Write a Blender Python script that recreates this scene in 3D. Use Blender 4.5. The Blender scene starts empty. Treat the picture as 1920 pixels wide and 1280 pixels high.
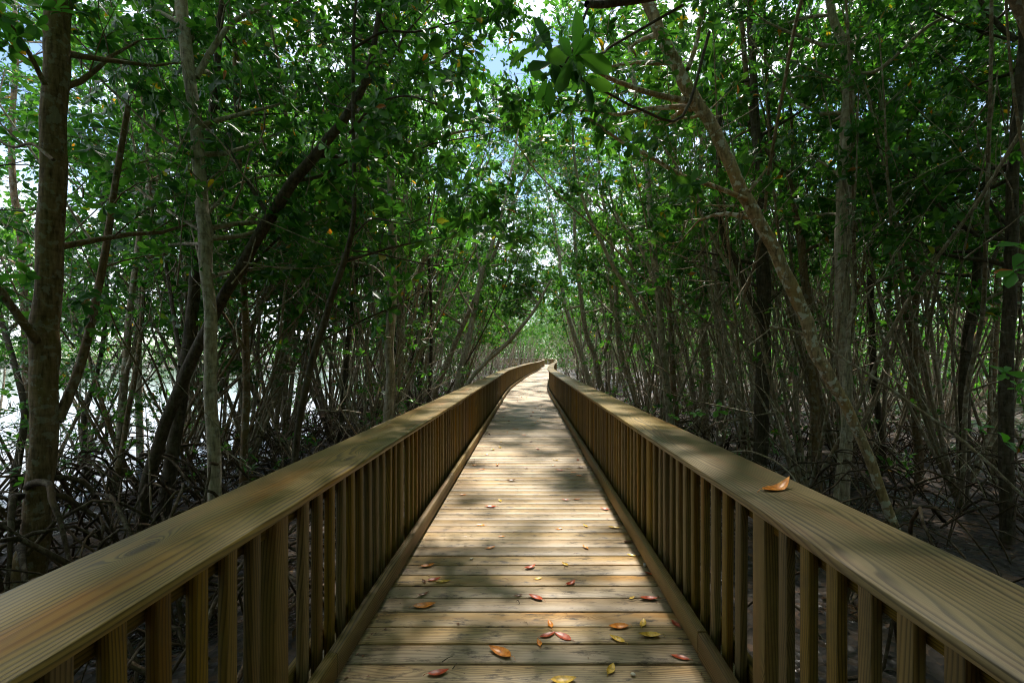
import bpy, math
import numpy as np
R = math.radians
scene = bpy.context.scene
col = scene.collection
F, CX, CY, H = 850.0, 991.0, 670.5, 1.41      # focal length in photo pixels, vanishing point, eye height
# ------------------------------------------------------------------ camera
cam_d = bpy.data.cameras.new("camera"); cam = bpy.data.objects.new("camera", cam_d); col.objects.link(cam)
cam.location = (0, 0, H); cam.rotation_euler = (R(90), 0, 0)
cam_d.sensor_width = 36; cam_d.lens = F / 1920 * 36
cam_d.shift_x = -(CX - 960) / 1920; cam_d.shift_y = (CY - 640) / 1920
cam_d.clip_start = 0.05; cam_d.clip_end = 2000
scene.camera = cam
# ------------------------------------------------------------------ sky, sun, exposure
SUN_EL, SUN_AZ = R(60), R(4)                 # azimuth clockwise from +Y
w = bpy.data.worlds.new("World"); scene.world = w; w.use_nodes = True
nt = w.node_tree; nt.nodes.clear()
def N(nt, typ, **kw):
    n = nt.nodes.new(typ)
    for k, v in kw.items():
        if k.startswith("i_"):
            key = k[2:]
            n.inputs[int(key) if key.isdigit() else key.replace("_", " ")].default_value = v
        else: setattr(n, k, v)
    return n
sky = N(nt, "ShaderNodeTexSky", sky_type="NISHITA", sun_disc=False, sun_elevation=SUN_EL, sun_rotation=SUN_AZ, altitude=10, air_density=1.0, dust_density=0.15, ozone_density=1.5)
tc = N(nt, "ShaderNodeTexCoord"); mp = N(nt, "ShaderNodeMapping"); mp.inputs["Scale"].default_value = (1, 1, 2.2); mp.inputs["Rotation"].default_value = (.35, 0, R(-8))
cn = N(nt, "ShaderNodeTexNoise", i_Scale=2.1, i_Detail=6.0, i_Roughness=0.55); cr = N(nt, "ShaderNodeMapRange")
cr.inputs["From Min"].default_value = 0.44; cr.inputs["From Max"].default_value = 0.58
mx = N(nt, "ShaderNodeMix", data_type="RGBA"); mx.inputs["B"].default_value = (9.6, 10.1, 10.9, 1)
bg = N(nt, "ShaderNodeBackground", i_Strength=0.095); wo = N(nt, "ShaderNodeOutputWorld")
L = nt.links.new
L(tc.outputs["Generated"], mp.inputs["Vector"]); L(mp.outputs[0], cn.inputs["Vector"]); L(cn.outputs[0], cr.inputs[0])
L(cr.outputs[0], mx.inputs["Factor"]); L(sky.outputs[0], mx.inputs["A"]); L(mx.outputs["Result"], bg.inputs[0]); L(bg.outputs[0], wo.inputs[0])
sd = bpy.data.lights.new("sun", "SUN"); sun = bpy.data.objects.new("sun", sd); col.objects.link(sun)
sd.energy = 3.9; sd.angle = R(2.4); sd.color = (1, 0.94, 0.84)
sun.rotation_euler = (R(90) - SUN_EL, 0, -SUN_AZ + R(180)); sun.location = (8, 10, 30)
scene.view_settings.view_transform = "Standard"; scene.view_settings.look = "None"
scene.view_settings.exposure = 1.48; scene.view_settings.gamma = 1
scene.render.engine = "CYCLES"
cy = scene.cycles
cy.max_bounces = 7; cy.diffuse_bounces = 4; cy.glossy_bounces = 2; cy.transmission_bounces = 3; cy.transparent_max_bounces = 4
cy.caustics_reflective = False; cy.caustics_refractive = False; cy.sample_clamp_indirect = 6
cy.pixel_filter_type = 'BLACKMAN_HARRIS'; cy.filter_width = 1.05
cy.use_denoising = True
try: cy.denoiser = "OPENIMAGEDENOISE"; cy.denoising_input_passes = "RGB_ALBEDO_NORMAL"; cy.denoising_prefilter = "ACCURATE"
except Exception: pass
# ------------------------------------------------------------------ helpers
rng = np.random.default_rng(11)
GZ = -0.55                                     # forest floor
WZ = -0.72                                     # water
def px(x, y, Z): return np.array([(x - CX) / F * Z, Z, H - (y - CY) / F * Z])
def tag(o, label=None, cat=None, group=None, kind=None):
    if label: o["label"] = label
    if cat: o["category"] = cat
    if group: o["group"] = group
    if kind: o["kind"] = kind
    return o
def empty(name, loc=(0, 0, 0)):
    o = bpy.data.objects.new(name, None); o.location = loc; o.empty_display_size = 0.2; col.objects.link(o); return o
class MB:
    """collects vertices and faces of one mesh"""
    def __init__(s): s.v = []; s.f = []; s.sz = []; s.n = 0; s.uv = []; s.rnd = []; s.mi = []; s.has_uv = False
    def add(s, v, faces, uv=None, rnd=0.0, mat=0):
        """faces: int array (m,k), uv: (m*k,2)"""
        v = np.asarray(v, float).reshape(-1, 3); faces = np.asarray(faces)
        s.v.append(v); s.f.append((faces + s.n).ravel()); s.sz.append(np.full(len(faces), faces.shape[1])); s.n += len(v)
        s.uv.append(np.zeros((faces.size, 2)) if uv is None else np.asarray(uv, float).reshape(-1, 2))
        if uv is not None: s.has_uv = True
        s.rnd.append(np.full(len(faces), rnd)); s.mi.append(np.full(len(faces), mat))
    def join(s, o, mat=0):
        for v, f, sz, uv, r, m in zip(o.v, o.f, o.sz, o.uv, o.rnd, o.mi):
            s.v.append(v); s.f.append(f + s.n); s.sz.append(sz); s.uv.append(uv); s.rnd.append(r); s.mi.append(m * 0 + mat)
        s.n += o.n
    def mesh(s, name, mats, smooth=False, origin=None):
        me = bpy.data.meshes.new(name)
        v = np.concatenate(s.v); f = np.concatenate(s.f).astype(np.int32); sz = np.concatenate(s.sz).astype(np.int32)
        if origin is not None: v = v - np.asarray(origin)
        me.vertices.add(len(v)); me.vertices.foreach_set("co", v.astype(np.float32).ravel())
        me.loops.add(len(f)); me.loops.foreach_set("vertex_index", f)
        me.polygons.add(len(sz)); me.polygons.foreach_set("loop_start", np.concatenate([[0], np.cumsum(sz)[:-1]]).astype(np.int32))
        me.polygons.foreach_set("loop_total", sz)
        if smooth: me.polygons.foreach_set("use_smooth", np.ones(len(sz), bool))
        mi = np.concatenate(s.mi)
        if mi.any(): me.polygons.foreach_set("material_index", mi.astype(np.int32))
        if s.has_uv:
            ul = me.uv_layers.new(name="UVMap"); ul.data.foreach_set("uv", np.concatenate(s.uv).astype(np.float32).ravel())
            at = me.attributes.new("rnd", "FLOAT", "FACE"); at.data.foreach_set("value", np.concatenate(s.rnd).astype(np.float32))
        me.update(calc_edges=True)
        for m in (mats if isinstance(mats, (list, tuple)) else [mats]): me.materials.append(m)
        return me
    def obj(s, name, mats, parent=None, smooth=False, origin=None):
        o = bpy.data.objects.new(name, s.mesh(name, mats, smooth, origin)); col.objects.link(o)
        if parent is not None:
            o.parent = parent
            if origin is not None: o.location = np.asarray(origin) - np.asarray(parent.location)
        elif origin is not None: o.location = origin
        return o
def norm(a): return a / (np.linalg.norm(a, axis=-1, keepdims=True) + 1e-9)
def smooth_path(P, k=4):
    """Catmull-Rom through rows of P (any number of columns)"""
    P = np.asarray(P, float); Q = np.vstack([2 * P[0] - P[1], P, 2 * P[-1] - P[-2]]); out = []
    t = np.linspace(0, 1, k, endpoint=False)[:, None]
    for i in range(1, len(Q) - 2):
        a, b, c, d = Q[i - 1], Q[i], Q[i + 1], Q[i + 2]
        out.append(0.5 * ((2 * b) + (-a + c) * t + (2 * a - 5 * b + 4 * c - d) * t**2 + (-a + 3 * b - 3 * c + d) * t**3))
    return np.vstack(out + [P[-1:]])
def tube(mb, P, r, n=6, bump=0.0, mat=0):
    P = np.asarray(P, float); m = len(P); r = np.broadcast_to(np.asarray(r, float), (m,))
    T = norm(np.gradient(P, axis=0)); ref = np.array([1.0, 0.13, 0.07]) if abs(T[0][0]) < 0.8 else np.array([0.1, 0.2, 1.0])
    A = norm(np.cross(T, ref)); B = np.cross(T, A)
    a = np.arange(n) * 2 * math.pi / n
    rr = r[:, None] * np.ones(n)
    if bump: rr = rr * (1 + bump * (np.sin(a * 3 + np.arange(m)[:, None] * 0.15 + P[0][0] * 9) * 0.6 + rng.normal(0, 0.5, (m, n))))
    V = P[:, None] + rr[..., None] * (A[:, None] * np.cos(a)[None, :, None] + B[:, None] * np.sin(a)[None, :, None])
    i = np.arange(m - 1)[:, None] * n; j = np.arange(n)[None]; j2 = (j + 1) % n
    q = np.stack([i + j, i + j2, i + n + j2, i + n + j], -1).reshape(-1, 4)
    mb.add(V.reshape(-1, 3), q, mat=mat)
LEAF = {  # obovate leaf in its own plane: x across, y along, z fold
    "near": (np.array([[0, 0, 0], [0, .55, -.02], [0, 1, -.10], [-.12, .25, .03], [-.24, .62, .05], [-.15, .90, -.01], [.12, .25, .03], [.24, .62, .05], [.15, .90, -.01]], float),
             np.array([[0, 1, 4, 3], [1, 2, 5, 4], [0, 6, 7, 1], [1, 7, 8, 2]])),
    "far": (np.array([[0, 0, 0], [-.23, .6, .05], [0, 1, -.08], [.23, .6, .05]], float), np.array([[0, 3, 2, 1]])),
    "mid": (np.array([[0, 0, 0], [-.23, .6, .05], [0, 1, -.08], [.23, .6, .05]], float), np.array([[0, 2, 1], [0, 3, 2]]))}
def leaves(mb, pos, dirs, up, ln, kind="mid", mat=0):
    """one leaf per row: base position, direction, approximate normal, length"""
    tv, tf = LEAF[kind]; n = len(pos)
    d = norm(dirs); x = norm(np.cross(d, up)); z = np.cross(x, d)
    V = pos[:, None] + ln[:, None, None] * (tv[None, :, 0:1] * x[:, None] + tv[None, :, 1:2] * d[:, None] + tv[None, :, 2:3] * z[:, None])
    f = (np.arange(n)[:, None, None] * len(tv) + tf[None]).reshape(-1, tf.shape[1])
    mb.add(V.reshape(-1, 3), f, mat=mat)
def rosettes(mb, pos, dirs, rg, count=8, ln=0.085, kind="mid", mat=0):
    """whorls of leaves round the twig ends"""
    pos = np.asarray(pos); dirs = norm(np.asarray(dirs)); n = len(pos)
    if n == 0: return
    A = norm(np.cross(dirs, rg.normal(size=(n, 3)))); B = np.cross(dirs, A)
    k = np.arange(count); ang = k * 2.4 + rg.uniform(0, 6.28, n)[:, None] + rg.normal(0, .25, (n, count))
    spread = np.radians(rg.uniform(48, 98, (n, count)))
    rad = A[:, None] * np.cos(ang)[..., None] + B[:, None] * np.sin(ang)[..., None]
    d = dirs[:, None] * np.cos(spread)[..., None] + rad * np.sin(spread)[..., None]
    d[..., 2] -= rg.uniform(0.0, .35, (n, count)); d = norm(d)
    up = norm(dirs[:, None] - rad * 0.4 + rg.normal(0, .22, (n, count, 3)))
    p = pos[:, None] - dirs[:, None] * (rg.uniform(0, .05, (n, count))[..., None])
    keep = rg.uniform(size=(n, count)) < 0.9
    l = ln * rg.uniform(.6, 1.25, (n, count)) * rg.uniform(.8, 1.15, (n, 1))
    leaves(mb, p[keep], d[keep], up[keep], l[keep], kind, mat)
def wander(start, d, length, n, rg, wob=0.25, up=0.0):
    """random crooked line"""
    d = norm(np.asarray(d, float)); P = [np.asarray(start, float)]; s = length / n
    for _ in range(n):
        d = norm(d + rg.normal(0, wob, 3) + np.array([0, 0, up])); P.append(P[-1] + d * s)
    return np.array(P)
def grow(wood, leaf, P, r0, rg, dens=1.0, ln=0.085, kind="mid", start=0.25, sec=(0.4, 1.0), bare=0.0, keepout=True, mat=0, cnt=8, extra=1):
    """secondary branches, twigs and leaf whorls along the limb P"""
    P = np.asarray(P); seg = np.linalg.norm(np.diff(P, axis=0), axis=1); Ltot = seg.sum(); cum = np.concatenate([[0], np.cumsum(seg)])
    ns = max(2, int(Ltot * 3.2 * dens)); ep, ed = [], []
    for t in np.concatenate([np.linspace(start, .97, ns) + rg.uniform(-.03, .03, ns), [1.0]]):
        t = min(1, max(0, t)); s = t * Ltot; i = min(len(seg) - 1, np.searchsorted(cum, s, side="right") - 1)
        p = P[i] + (P[i + 1] - P[i]) * ((s - cum[i]) / seg[i]); T = (P[i + 1] - P[i]) / seg[i]
        d = norm(T * .6 + norm(rg.normal(size=3)) * .9 + np.array([0, 0, .22]))
        if t >= 1: d = T
        l2 = rg.uniform(*sec) * (1.1 - .45 * t); Q = wander(p, d, l2, 4, rg, .22, .03)
        tube(wood, Q, np.linspace(max(.0035, r0 * .32 * (1 - .5 * t)), .0025, 5), 4, mat=mat)
        if rg.uniform() < bare: continue
        nt_ = max(3, int(rg.uniform(3, 6) * dens ** .5))
        for a in range(nt_):
            k = rg.integers(1, 5) if a else 4; q = Q[k]; d3 = norm((Q[k] - Q[k - 1]) / (l2 / 4) * .7 + norm(rg.normal(size=3)) * .9 + np.array([0, 0, .2]))
            l3 = rg.uniform(.08, .3) if a else .06; e = q + d3 * l3
            tube(wood, np.array([q, (q + e) / 2 + rg.normal(0, .012, 3), e]), np.array([.0032, .0026, .0022]), 3, mat=mat)
            ep.append(e); ed.append(d3)
    if ep:
        ep, ed = np.array(ep), np.array(ed)
        if extra:     # neighbouring whorls on side shoots too fine to draw
            ep = np.vstack([ep] + [ep + rg.normal(0, .13, ep.shape) for _ in range(extra)]); ed = np.vstack([ed] + [norm(ed + rg.normal(0, .5, ed.shape)) for _ in range(extra)])
        if keepout:   # keep the walkway clear of low foliage and the lens clear
            bad = (np.abs(ep[:, 0] - cx_at(ep[:, 1])) < 1.25) & (ep[:, 2] < 2.5) | (np.linalg.norm(ep - [0, 0, H], axis=1) < 1.9)
            ep, ed = ep[~bad], ed[~bad]
        rosettes(leaf, ep, ed, rg, cnt, ln, kind)
# ------------------------------------------------------------------ the line of the walk
CP = np.array([(-.02, -3), (-.02, 0), (-.02, 6), (-.02, 12), (-.02, 16), (0, 18.6), (.06, 21), (.33, 26), (.93, 35), (1.9, 47), (2.6, 60), (3.15, 66), (3.1, 70), (2.2, 74), (-1, 77), (-7, 79)], float)
ZP = np.array([0, 0, 0, 0, 0, 0, 0, .02, .06, .09, .12, .2, .28, .33, .36, .38])
CL = smooth_path(np.column_stack([CP, ZP]), 10)
CS = np.concatenate([[0], np.cumsum(np.linalg.norm(np.diff(CL[:, :2], axis=0), axis=1))])
CT = norm(np.gradient(CL[:, :2], axis=0))
def at_s(s, off=0.0, z=0.0):
    s = np.atleast_1d(s)
    x = np.interp(s, CS, CL[:, 0]); y = np.interp(s, CS, CL[:, 1]); zz = np.interp(s, CS, CL[:, 2])
    tx = np.interp(s, CS, CT[:, 0]); ty = np.interp(s, CS, CT[:, 1]); l = np.hypot(tx, ty); tx, ty = tx / l, ty / l
    return np.column_stack([x + ty * off, y - tx * off, zz + z]), np.column_stack([tx, ty, 0 * tx])
SMAX = CS[-1]
def cx_at(y): return np.interp(y, CL[:125, 1], CL[:125, 0])
# ------------------------------------------------------------------ materials
def new_mat(name):
    m = bpy.data.materials.new(name); m.use_nodes = True; m.node_tree.nodes.clear(); return m, m.node_tree
def ramp(nt, stops, interp="LINEAR"):
    n = nt.nodes.new("ShaderNodeValToRGB"); n.color_ramp.interpolation = interp; e = n.color_ramp.elements
    while len(e) < len(stops): e.new(0.5)
    for k, (p, c) in enumerate(stops): e[k].position = p; e[k].color = (*c, 1) if len(c) == 3 else c
    return n
def mth(nt, op, a, b=None, c=None):
    n = nt.nodes.new("ShaderNodeMath"); n.operation = op
    for k, v in enumerate((a, b, c)):
        if v is None: continue
        if isinstance(v, (int, float)): n.inputs[k].default_value = v
        else: nt.links.new(v, n.inputs[k])
    return n.outputs[0]
def mixc(nt, f, a, b, blend="MIX"):
    n = nt.nodes.new("ShaderNodeMix"); n.data_type = "RGBA"; n.blend_type = blend
    for k, v in (("Factor", f), ("A", a), ("B", b)):
        if isinstance(v, (int, float)): n.inputs[k].default_value = v
        elif isinstance(v, tuple): n.inputs[k].default_value = (*v, 1)
        else: nt.links.new(v, n.inputs[k])
    return n.outputs["Result"]
def comb(nt, x, y, z=0.0):
    n = nt.nodes.new("ShaderNodeCombineXYZ")
    for k, v in enumerate((x, y, z)):
        if isinstance(v, (int, float)): n.inputs[k].default_value = v
        else: nt.links.new(v, n.inputs[k])
    return n.outputs[0]
def tex(nt, kind, vec, **kw):
    n = N(nt, kind, **kw); nt.links.new(vec, n.inputs["Vector"]); return n
def principled(nt, color, rough=0.7, spec=0.3, bump=None, bstr=0.3, bdist=0.002):
    p = nt.nodes.new("ShaderNodeBsdfPrincipled")
    for k, v in (("Base Color", color), ("Roughness", rough), ("Specular IOR Level", spec)):
        if isinstance(v, tuple): p.inputs[k].default_value = (*v, 1)
        elif isinstance(v, (int, float)): p.inputs[k].default_value = v
        else: nt.links.new(v, p.inputs[k])
    if bump is not None:
        b = N(nt, "ShaderNodeBump"); b.inputs["Strength"].default_value = bstr; b.inputs["Distance"].default_value = bdist
        nt.links.new(bump, b.inputs["Height"]); nt.links.new(b.outputs[0], p.inputs["Normal"])
    return p
def out(nt, sh):
    o = nt.nodes.new("ShaderNodeOutputMaterial"); nt.links.new(sh, o.inputs[0])
def wood_mat(name, light, dark, heart, grey, greyness=0.3, freq=95.0, rough=0.62, dirt=0.3, vary=0.25, knots=1.0):
    m, nt = new_mat(name); lk = nt.links.new
    uv = N(nt, "ShaderNodeUVMap"); sp = N(nt, "ShaderNodeSeparateXYZ"); lk(uv.outputs[0], sp.inputs[0]); u, v = sp.outputs[0], sp.outputs[1]
    at = N(nt, "ShaderNodeAttribute", attribute_name="rnd"); oi = N(nt, "ShaderNodeObjectInfo")
    off = mth(nt, "ADD", mth(nt, "MULTIPLY", at.outputs["Fac"], 57.3), mth(nt, "MULTIPLY", oi.outputs["Random"], 91.7))
    # undulating growth rings that bend round knots
    n1 = tex(nt, "ShaderNodeTexNoise", comb(nt, mth(nt, "MULTIPLY", u, .75), mth(nt, "MULTIPLY", v, 4.5), off), i_Scale=1.0, i_Detail=2.0, i_Roughness=.4)
    vo = tex(nt, "ShaderNodeTexVoronoi", comb(nt, mth(nt, "ADD", mth(nt, "MULTIPLY", u, 1.25), off), mth(nt, "MULTIPLY", v, 4.2), off), i_Scale=1.0, i_Randomness=1.0)
    d = vo.outputs["Distance"]
    vr = N(nt, "ShaderNodeSeparateXYZ"); lk(vo.outputs["Color"], vr.inputs[0])
    has = mth(nt, "GREATER_THAN", vr.outputs[0], .34 + (1 - knots) * .5)
    k = mth(nt, "MULTIPLY", mth(nt, "POWER", mth(nt, "SUBTRACT", 1.0, mth(nt, "MINIMUM", mth(nt, "MULTIPLY", d, 3.4), 1.0)), 2.5), has)
    ring = mth(nt, "ADD", mth(nt, "ADD", mth(nt, "MULTIPLY", v, freq), mth(nt, "MULTIPLY", n1.outputs[0], 16.0)), mth(nt, "MULTIPLY", k, 9.0))
    s = mth(nt, "FRACT", ring)
    late = ramp(nt, [(0, (.1,) * 3), (.4, (.05,) * 3), (.78, (1,) * 3), (.92, (.9,) * 3), (1, (.1,) * 3)]); lk(s, late.inputs[0])
    n2 = tex(nt, "ShaderNodeTexNoise", comb(nt, mth(nt, "MULTIPLY", u, .9), mth(nt, "MULTIPLY", v, 7.0), mth(nt, "ADD", off, 13.0)), i_Scale=1.0, i_Detail=3.0)
    fib = tex(nt, "ShaderNodeTexNoise", comb(nt, mth(nt, "MULTIPLY", u, 14.0), mth(nt, "MULTIPLY", v, 420.0), off), i_Scale=1.0, i_Detail=2.0)
    amt = mth(nt, "MULTIPLY", late.outputs[0], mth(nt, "ADD", .4, mth(nt, "MULTIPLY", n2.outputs[0], 1.0)))
    c = mixc(nt, amt, light, dark)
    hr = ramp(nt, [(.52, (0,) * 3), (.68, (1,) * 3)]); lk(n2.outputs[0], hr.inputs[0])
    c = mixc(nt, mth(nt, "MULTIPLY", hr.outputs[0], .55), c, heart)
    n3 = tex(nt, "ShaderNodeTexNoise", comb(nt, mth(nt, "MULTIPLY", u, 2.2), mth(nt, "MULTIPLY", v, 6.0), mth(nt, "ADD", off, 31.0)), i_Scale=1.0, i_Detail=5.0, i_Roughness=.6)
    gr = ramp(nt, [(.35, (0,) * 3), (.7, (1,) * 3)]); lk(n3.outputs[0], gr.inputs[0])
    c = mixc(nt, mth(nt, "MULTIPLY", gr.outputs[0], greyness), c, grey)
    rv = N(nt, "ShaderNodeTexWhiteNoise", noise_dimensions="1D"); lk(off, rv.inputs["W"])
    hs = N(nt, "ShaderNodeHueSaturation"); lk(c, hs.inputs["Color"])
    lk(mth(nt, "ADD", 1 - vary, mth(nt, "MULTIPLY", rv.outputs["Value"], 2 * vary)), hs.inputs["Value"])
    sv = N(nt, "ShaderNodeSeparateXYZ"); lk(rv.outputs["Color"], sv.inputs[0])
    lk(mth(nt, "ADD", .8, mth(nt, "MULTIPLY", sv.outputs[1], .4)), hs.inputs["Saturation"]); c = hs.outputs[0]
    kn = ramp(nt, [(0, (1,) * 3), (.05, (.9,) * 3), (.09, (0,) * 3)]); lk(d, kn.inputs[0])
    c = mixc(nt, mth(nt, "MULTIPLY", mth(nt, "MULTIPLY", kn.outputs[0], has), .75), c, (dark[0] * .55, dark[1] * .38, dark[2] * .35))
    n4 = tex(nt, "ShaderNodeTexNoise", comb(nt, mth(nt, "MULTIPLY", u, 9.0), mth(nt, "MULTIPLY", v, 26.0), off), i_Scale=1.0, i_Detail=6.0, i_Roughness=.7)
    dr = ramp(nt, [(.53, (0,) * 3), (.66, (1,) * 3)]); lk(n4.outputs[0], dr.inputs[0])
    c = mixc(nt, mth(nt, "MULTIPLY", dr.outputs[0], dirt), c, (.05, .042, .03))
    c = mixc(nt, mth(nt, "MULTIPLY", fib.outputs[0], .35), c, (dark[0] * 1.1, dark[1] * 1.05, dark[2]))
    hgt = mth(nt, "ADD", mth(nt, "MULTIPLY", late.outputs[0], .5), mth(nt, "MULTIPLY", fib.outputs[0], .6))
    out(nt, principled(nt, c, rough, .35, hgt, .55, .0012).outputs[0]); return m
M = {}
M["deck"] = wood_mat("weathered_deck_wood", (.48, .345, .185), (.15, .09, .036), (.40, .21, .075), (.38, .325, .235), .65, 80, .5, .95, .30)
M["cap"] = wood_mat("handrail_wood", (.30, .205, .066), (.038, .023, .006), (.34, .145, .035), (.235, .20, .095), .5, 62, .48, .25, .12)
M["rail"] = wood_mat("treated_pine", (.235, .148, .036), (.038, .022, .005), (.25, .10, .02), (.18, .142, .048), .4, 95, .62, .3, .32, .6)
def bark_mat(name, base, pale, ochre, amt=.35, och=.25):
    m, nt = new_mat(name); lk = nt.links.new
    tcn = N(nt, "ShaderNodeTexCoord"); oi = N(nt, "ShaderNodeObjectInfo")
    va = N(nt, "ShaderNodeVectorMath", operation="ADD"); lk(tcn.outputs["Object"], va.inputs[0])
    lk(comb(nt, mth(nt, "MULTIPLY", oi.outputs["Random"], 37.0), mth(nt, "MULTIPLY", oi.outputs["Random"], 11.0), 0.0), va.inputs[1])
    v = va.outputs[0]
    m1 = N(nt, "ShaderNodeMapping"); m1.inputs["Scale"].default_value = (38, 38, 7); lk(v, m1.inputs[0])
    m2 = N(nt, "ShaderNodeMapping"); m2.inputs["Scale"].default_value = (9, 9, 40); lk(v, m2.inputs[0])
    a = tex(nt, "ShaderNodeTexNoise", m1.outputs[0], i_Scale=1.0, i_Detail=5.0, i_Roughness=.65)
    b = tex(nt, "ShaderNodeTexNoise", m2.outputs[0], i_Scale=1.0, i_Detail=3.0)
    p = tex(nt, "ShaderNodeTexNoise", v, i_Scale=14.0, i_Detail=6.0, i_Roughness=.6)
    o_ = tex(nt, "ShaderNodeTexNoise", v, i_Scale=3.1, i_Detail=4.0, i_Roughness=.6)
    ra = ramp(nt, [(.3, tuple(x * .3 for x in base)), (.52, base), (.75, tuple(min(1, x * 1.6) for x in base))]); lk(a.outputs[0], ra.inputs[0])
    rb = ramp(nt, [(.32, (.6,) * 3), (.5, (1,) * 3)]); lk(b.outputs[0], rb.inputs[0])
    c = mixc(nt, .8, ra.outputs[0], rb.outputs[0], "MULTIPLY")
    ro = ramp(nt, [(.5, (0,) * 3), (.66, (1,) * 3)]); lk(o_.outputs[0], ro.inputs[0]); c = mixc(nt, mth(nt, "MULTIPLY", ro.outputs[0], och), c, ochre)
    rp = ramp(nt, [(.54, (0,) * 3), (.585, (1,) * 3)]); lk(p.outputs[0], rp.inputs[0]); c = mixc(nt, mth(nt, "MULTIPLY", rp.outputs[0], amt), c, pale)
    h = mth(nt, "ADD", a.outputs[0], mth(nt, "MULTIPLY", b.outputs[0], .6))
    out(nt, principled(nt, c, .85, .2, h, .8, .012).outputs[0]); return m
M["bark_brown"] = bark_mat("brown_lichened_bark", (.22, .145, .085), (.33, .32, .27), (.20, .14, .04), .5, .5)
M["bark_grey"] = bark_mat("grey_bark", (.32, .255, .185), (.56, .53, .46), (.32, .19, .08), .7, .3)
M["bark_dark"] = bark_mat("dark_bark", (.095, .073, .052), (.2, .19, .16), (.10, .07, .035), .3, .3)
M["bark_pale"] = bark_mat("pale_bark", (.43, .36, .28), (.58, .54, .48), (.36, .22, .11), .5, .25)
M["bark_lichen"] = bark_mat("lichen_blotched_bark", (.40, .29, .175), (.68, .66, .60), (.42, .25, .09), .85, .6)
M["root"] = bark_mat("root_bark", (.085, .06, .04), (.27, .23, .18), (.20, .12, .06), .35, .4)
def leaf_mat(name, c0, c1, c2, trans=.42, yellow=.018, spec=.45, rough=.36):
    m, nt = new_mat(name); lk = nt.links.new
    g = N(nt, "ShaderNodeNewGeometry"); oi = N(nt, "ShaderNodeObjectInfo")
    f = mth(nt, "FRACT", mth(nt, "ADD", g.outputs["Random Per Island"], mth(nt, "MULTIPLY", oi.outputs["Random"], 7.3)))
    r = ramp(nt, [(0, c0), (.45, c1), (.985 - yellow, c2), (1 - yellow, (.42, .25, .02)), (1, (.45, .12, .02))]); lk(f, r.inputs[0])
    c = r.outputs[0]
    p = principled(nt, c, rough, spec)
    tcol = mixc(nt, 1.0, c, (1.9, 2.3, .9), "MULTIPLY")
    t = N(nt, "ShaderNodeBsdfTranslucent"); lk(tcol, t.inputs[0])
    ms = N(nt, "ShaderNodeMixShader"); ms.inputs[0].default_value = trans; lk(p.outputs[0], ms.inputs[1]); lk(t.outputs[0], ms.inputs[2])
    out(nt, ms.outputs[0]); return m
M["leaf"] = leaf_mat("mangrove_leaf", (.022, .078, .018), (.05, .145, .028), (.10, .215, .04), trans=.40, yellow=.008)
M["leaf_fresh"] = leaf_mat("fresh_leaf", (.07, .22, .03), (.11, .30, .04), (.16, .36, .06), .45, .001)
def simple_leaf(name, c, vein):
    m, nt = new_mat(name); tcn = N(nt, "ShaderNodeTexCoord"); oi = N(nt, "ShaderNodeObjectInfo")
    n1 = tex(nt, "ShaderNodeTexNoise", tcn.outputs["Object"], i_Scale=45.0, i_Detail=4.0)
    r = ramp(nt, [(.35, tuple(x * .55 for x in c)), (.55, c), (.72, vein)]); nt.links.new(n1.outputs[0], r.inputs[0])
    out(nt, principled(nt, r.outputs[0], .38, .5, n1.outputs[0], .3, .002).outputs[0]); return m
M["fl_red"] = simple_leaf("red_leaf", (.50, .075, .025), (.62, .17, .05))
M["fl_orange"] = simple_leaf("orange_leaf", (.80, .26, .03), (.85, .42, .09))
M["fl_yellow"] = simple_leaf("yellow_leaf", (.82, .50, .06), (.86, .64, .18))
M["fl_brown"] = simple_leaf("brown_leaf", (.20, .085, .04), (.28, .14, .06))
def plain(name, c, rough=.6):
    m, nt = new_mat(name); tcn = N(nt, "ShaderNodeTexCoord"); n1 = tex(nt, "ShaderNodeTexNoise", tcn.outputs["Object"], i_Scale=60.0)
    r = ramp(nt, [(.3, tuple(x * .7 for x in c)), (.7, c)]); nt.links.new(n1.outputs[0], r.inputs[0]); out(nt, principled(nt, r.outputs[0], rough, .4).outputs[0]); return m
M["shell"] = plain("pale_shell", (.75, .70, .58)); M["pebble"] = plain("grey_pebble", (.36, .38, .37)); M["twig"] = plain("dark_twig", (.07, .055, .04))
# ground, mud and litter
m, nt = new_mat("forest_floor_mud"); tcn = N(nt, "ShaderNodeTexCoord")
a = tex(nt, "ShaderNodeTexNoise", tcn.outputs["Object"], i_Scale=1.1, i_Detail=6.0, i_Roughness=.6); b = tex(nt, "ShaderNodeTexVoronoi", tcn.outputs["Object"], i_Scale=16.0)
r1 = ramp(nt, [(.35, (.018, .015, .012)), (.55, (.035, .027, .02)), (.72, (.08, .052, .03))]); nt.links.new(a.outputs[0], r1.inputs[0])
sx = N(nt, "ShaderNodeSeparateXYZ"); nt.links.new(b.outputs["Color"], sx.inputs[0])
r2 = ramp(nt, [(.0, (.25, .22, .2)), (.6, (.9, .8, .7)), (1, (2.2, 1.5, .95))]); nt.links.new(sx.outputs[0], r2.inputs[0])
c = mixc(nt, .9, r1.outputs[0], r2.outputs[0], "MULTIPLY")
rw = ramp(nt, [(.42, (.12,) * 3), (.52, (.8,) * 3)]); nt.links.new(a.outputs[0], rw.inputs[0])
out(nt, principled(nt, c, rw.outputs[0], .45, b.outputs["Distance"], .6, .03).outputs[0]); M["mud"] = m
m, nt = new_mat("lagoon_water"); tcn = N(nt, "ShaderNodeTexCoord")
mpn = N(nt, "ShaderNodeMapping"); mpn.inputs["Scale"].default_value = (1.2, 3.2, 1); nt.links.new(tcn.outputs["Object"], mpn.inputs[0])
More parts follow.
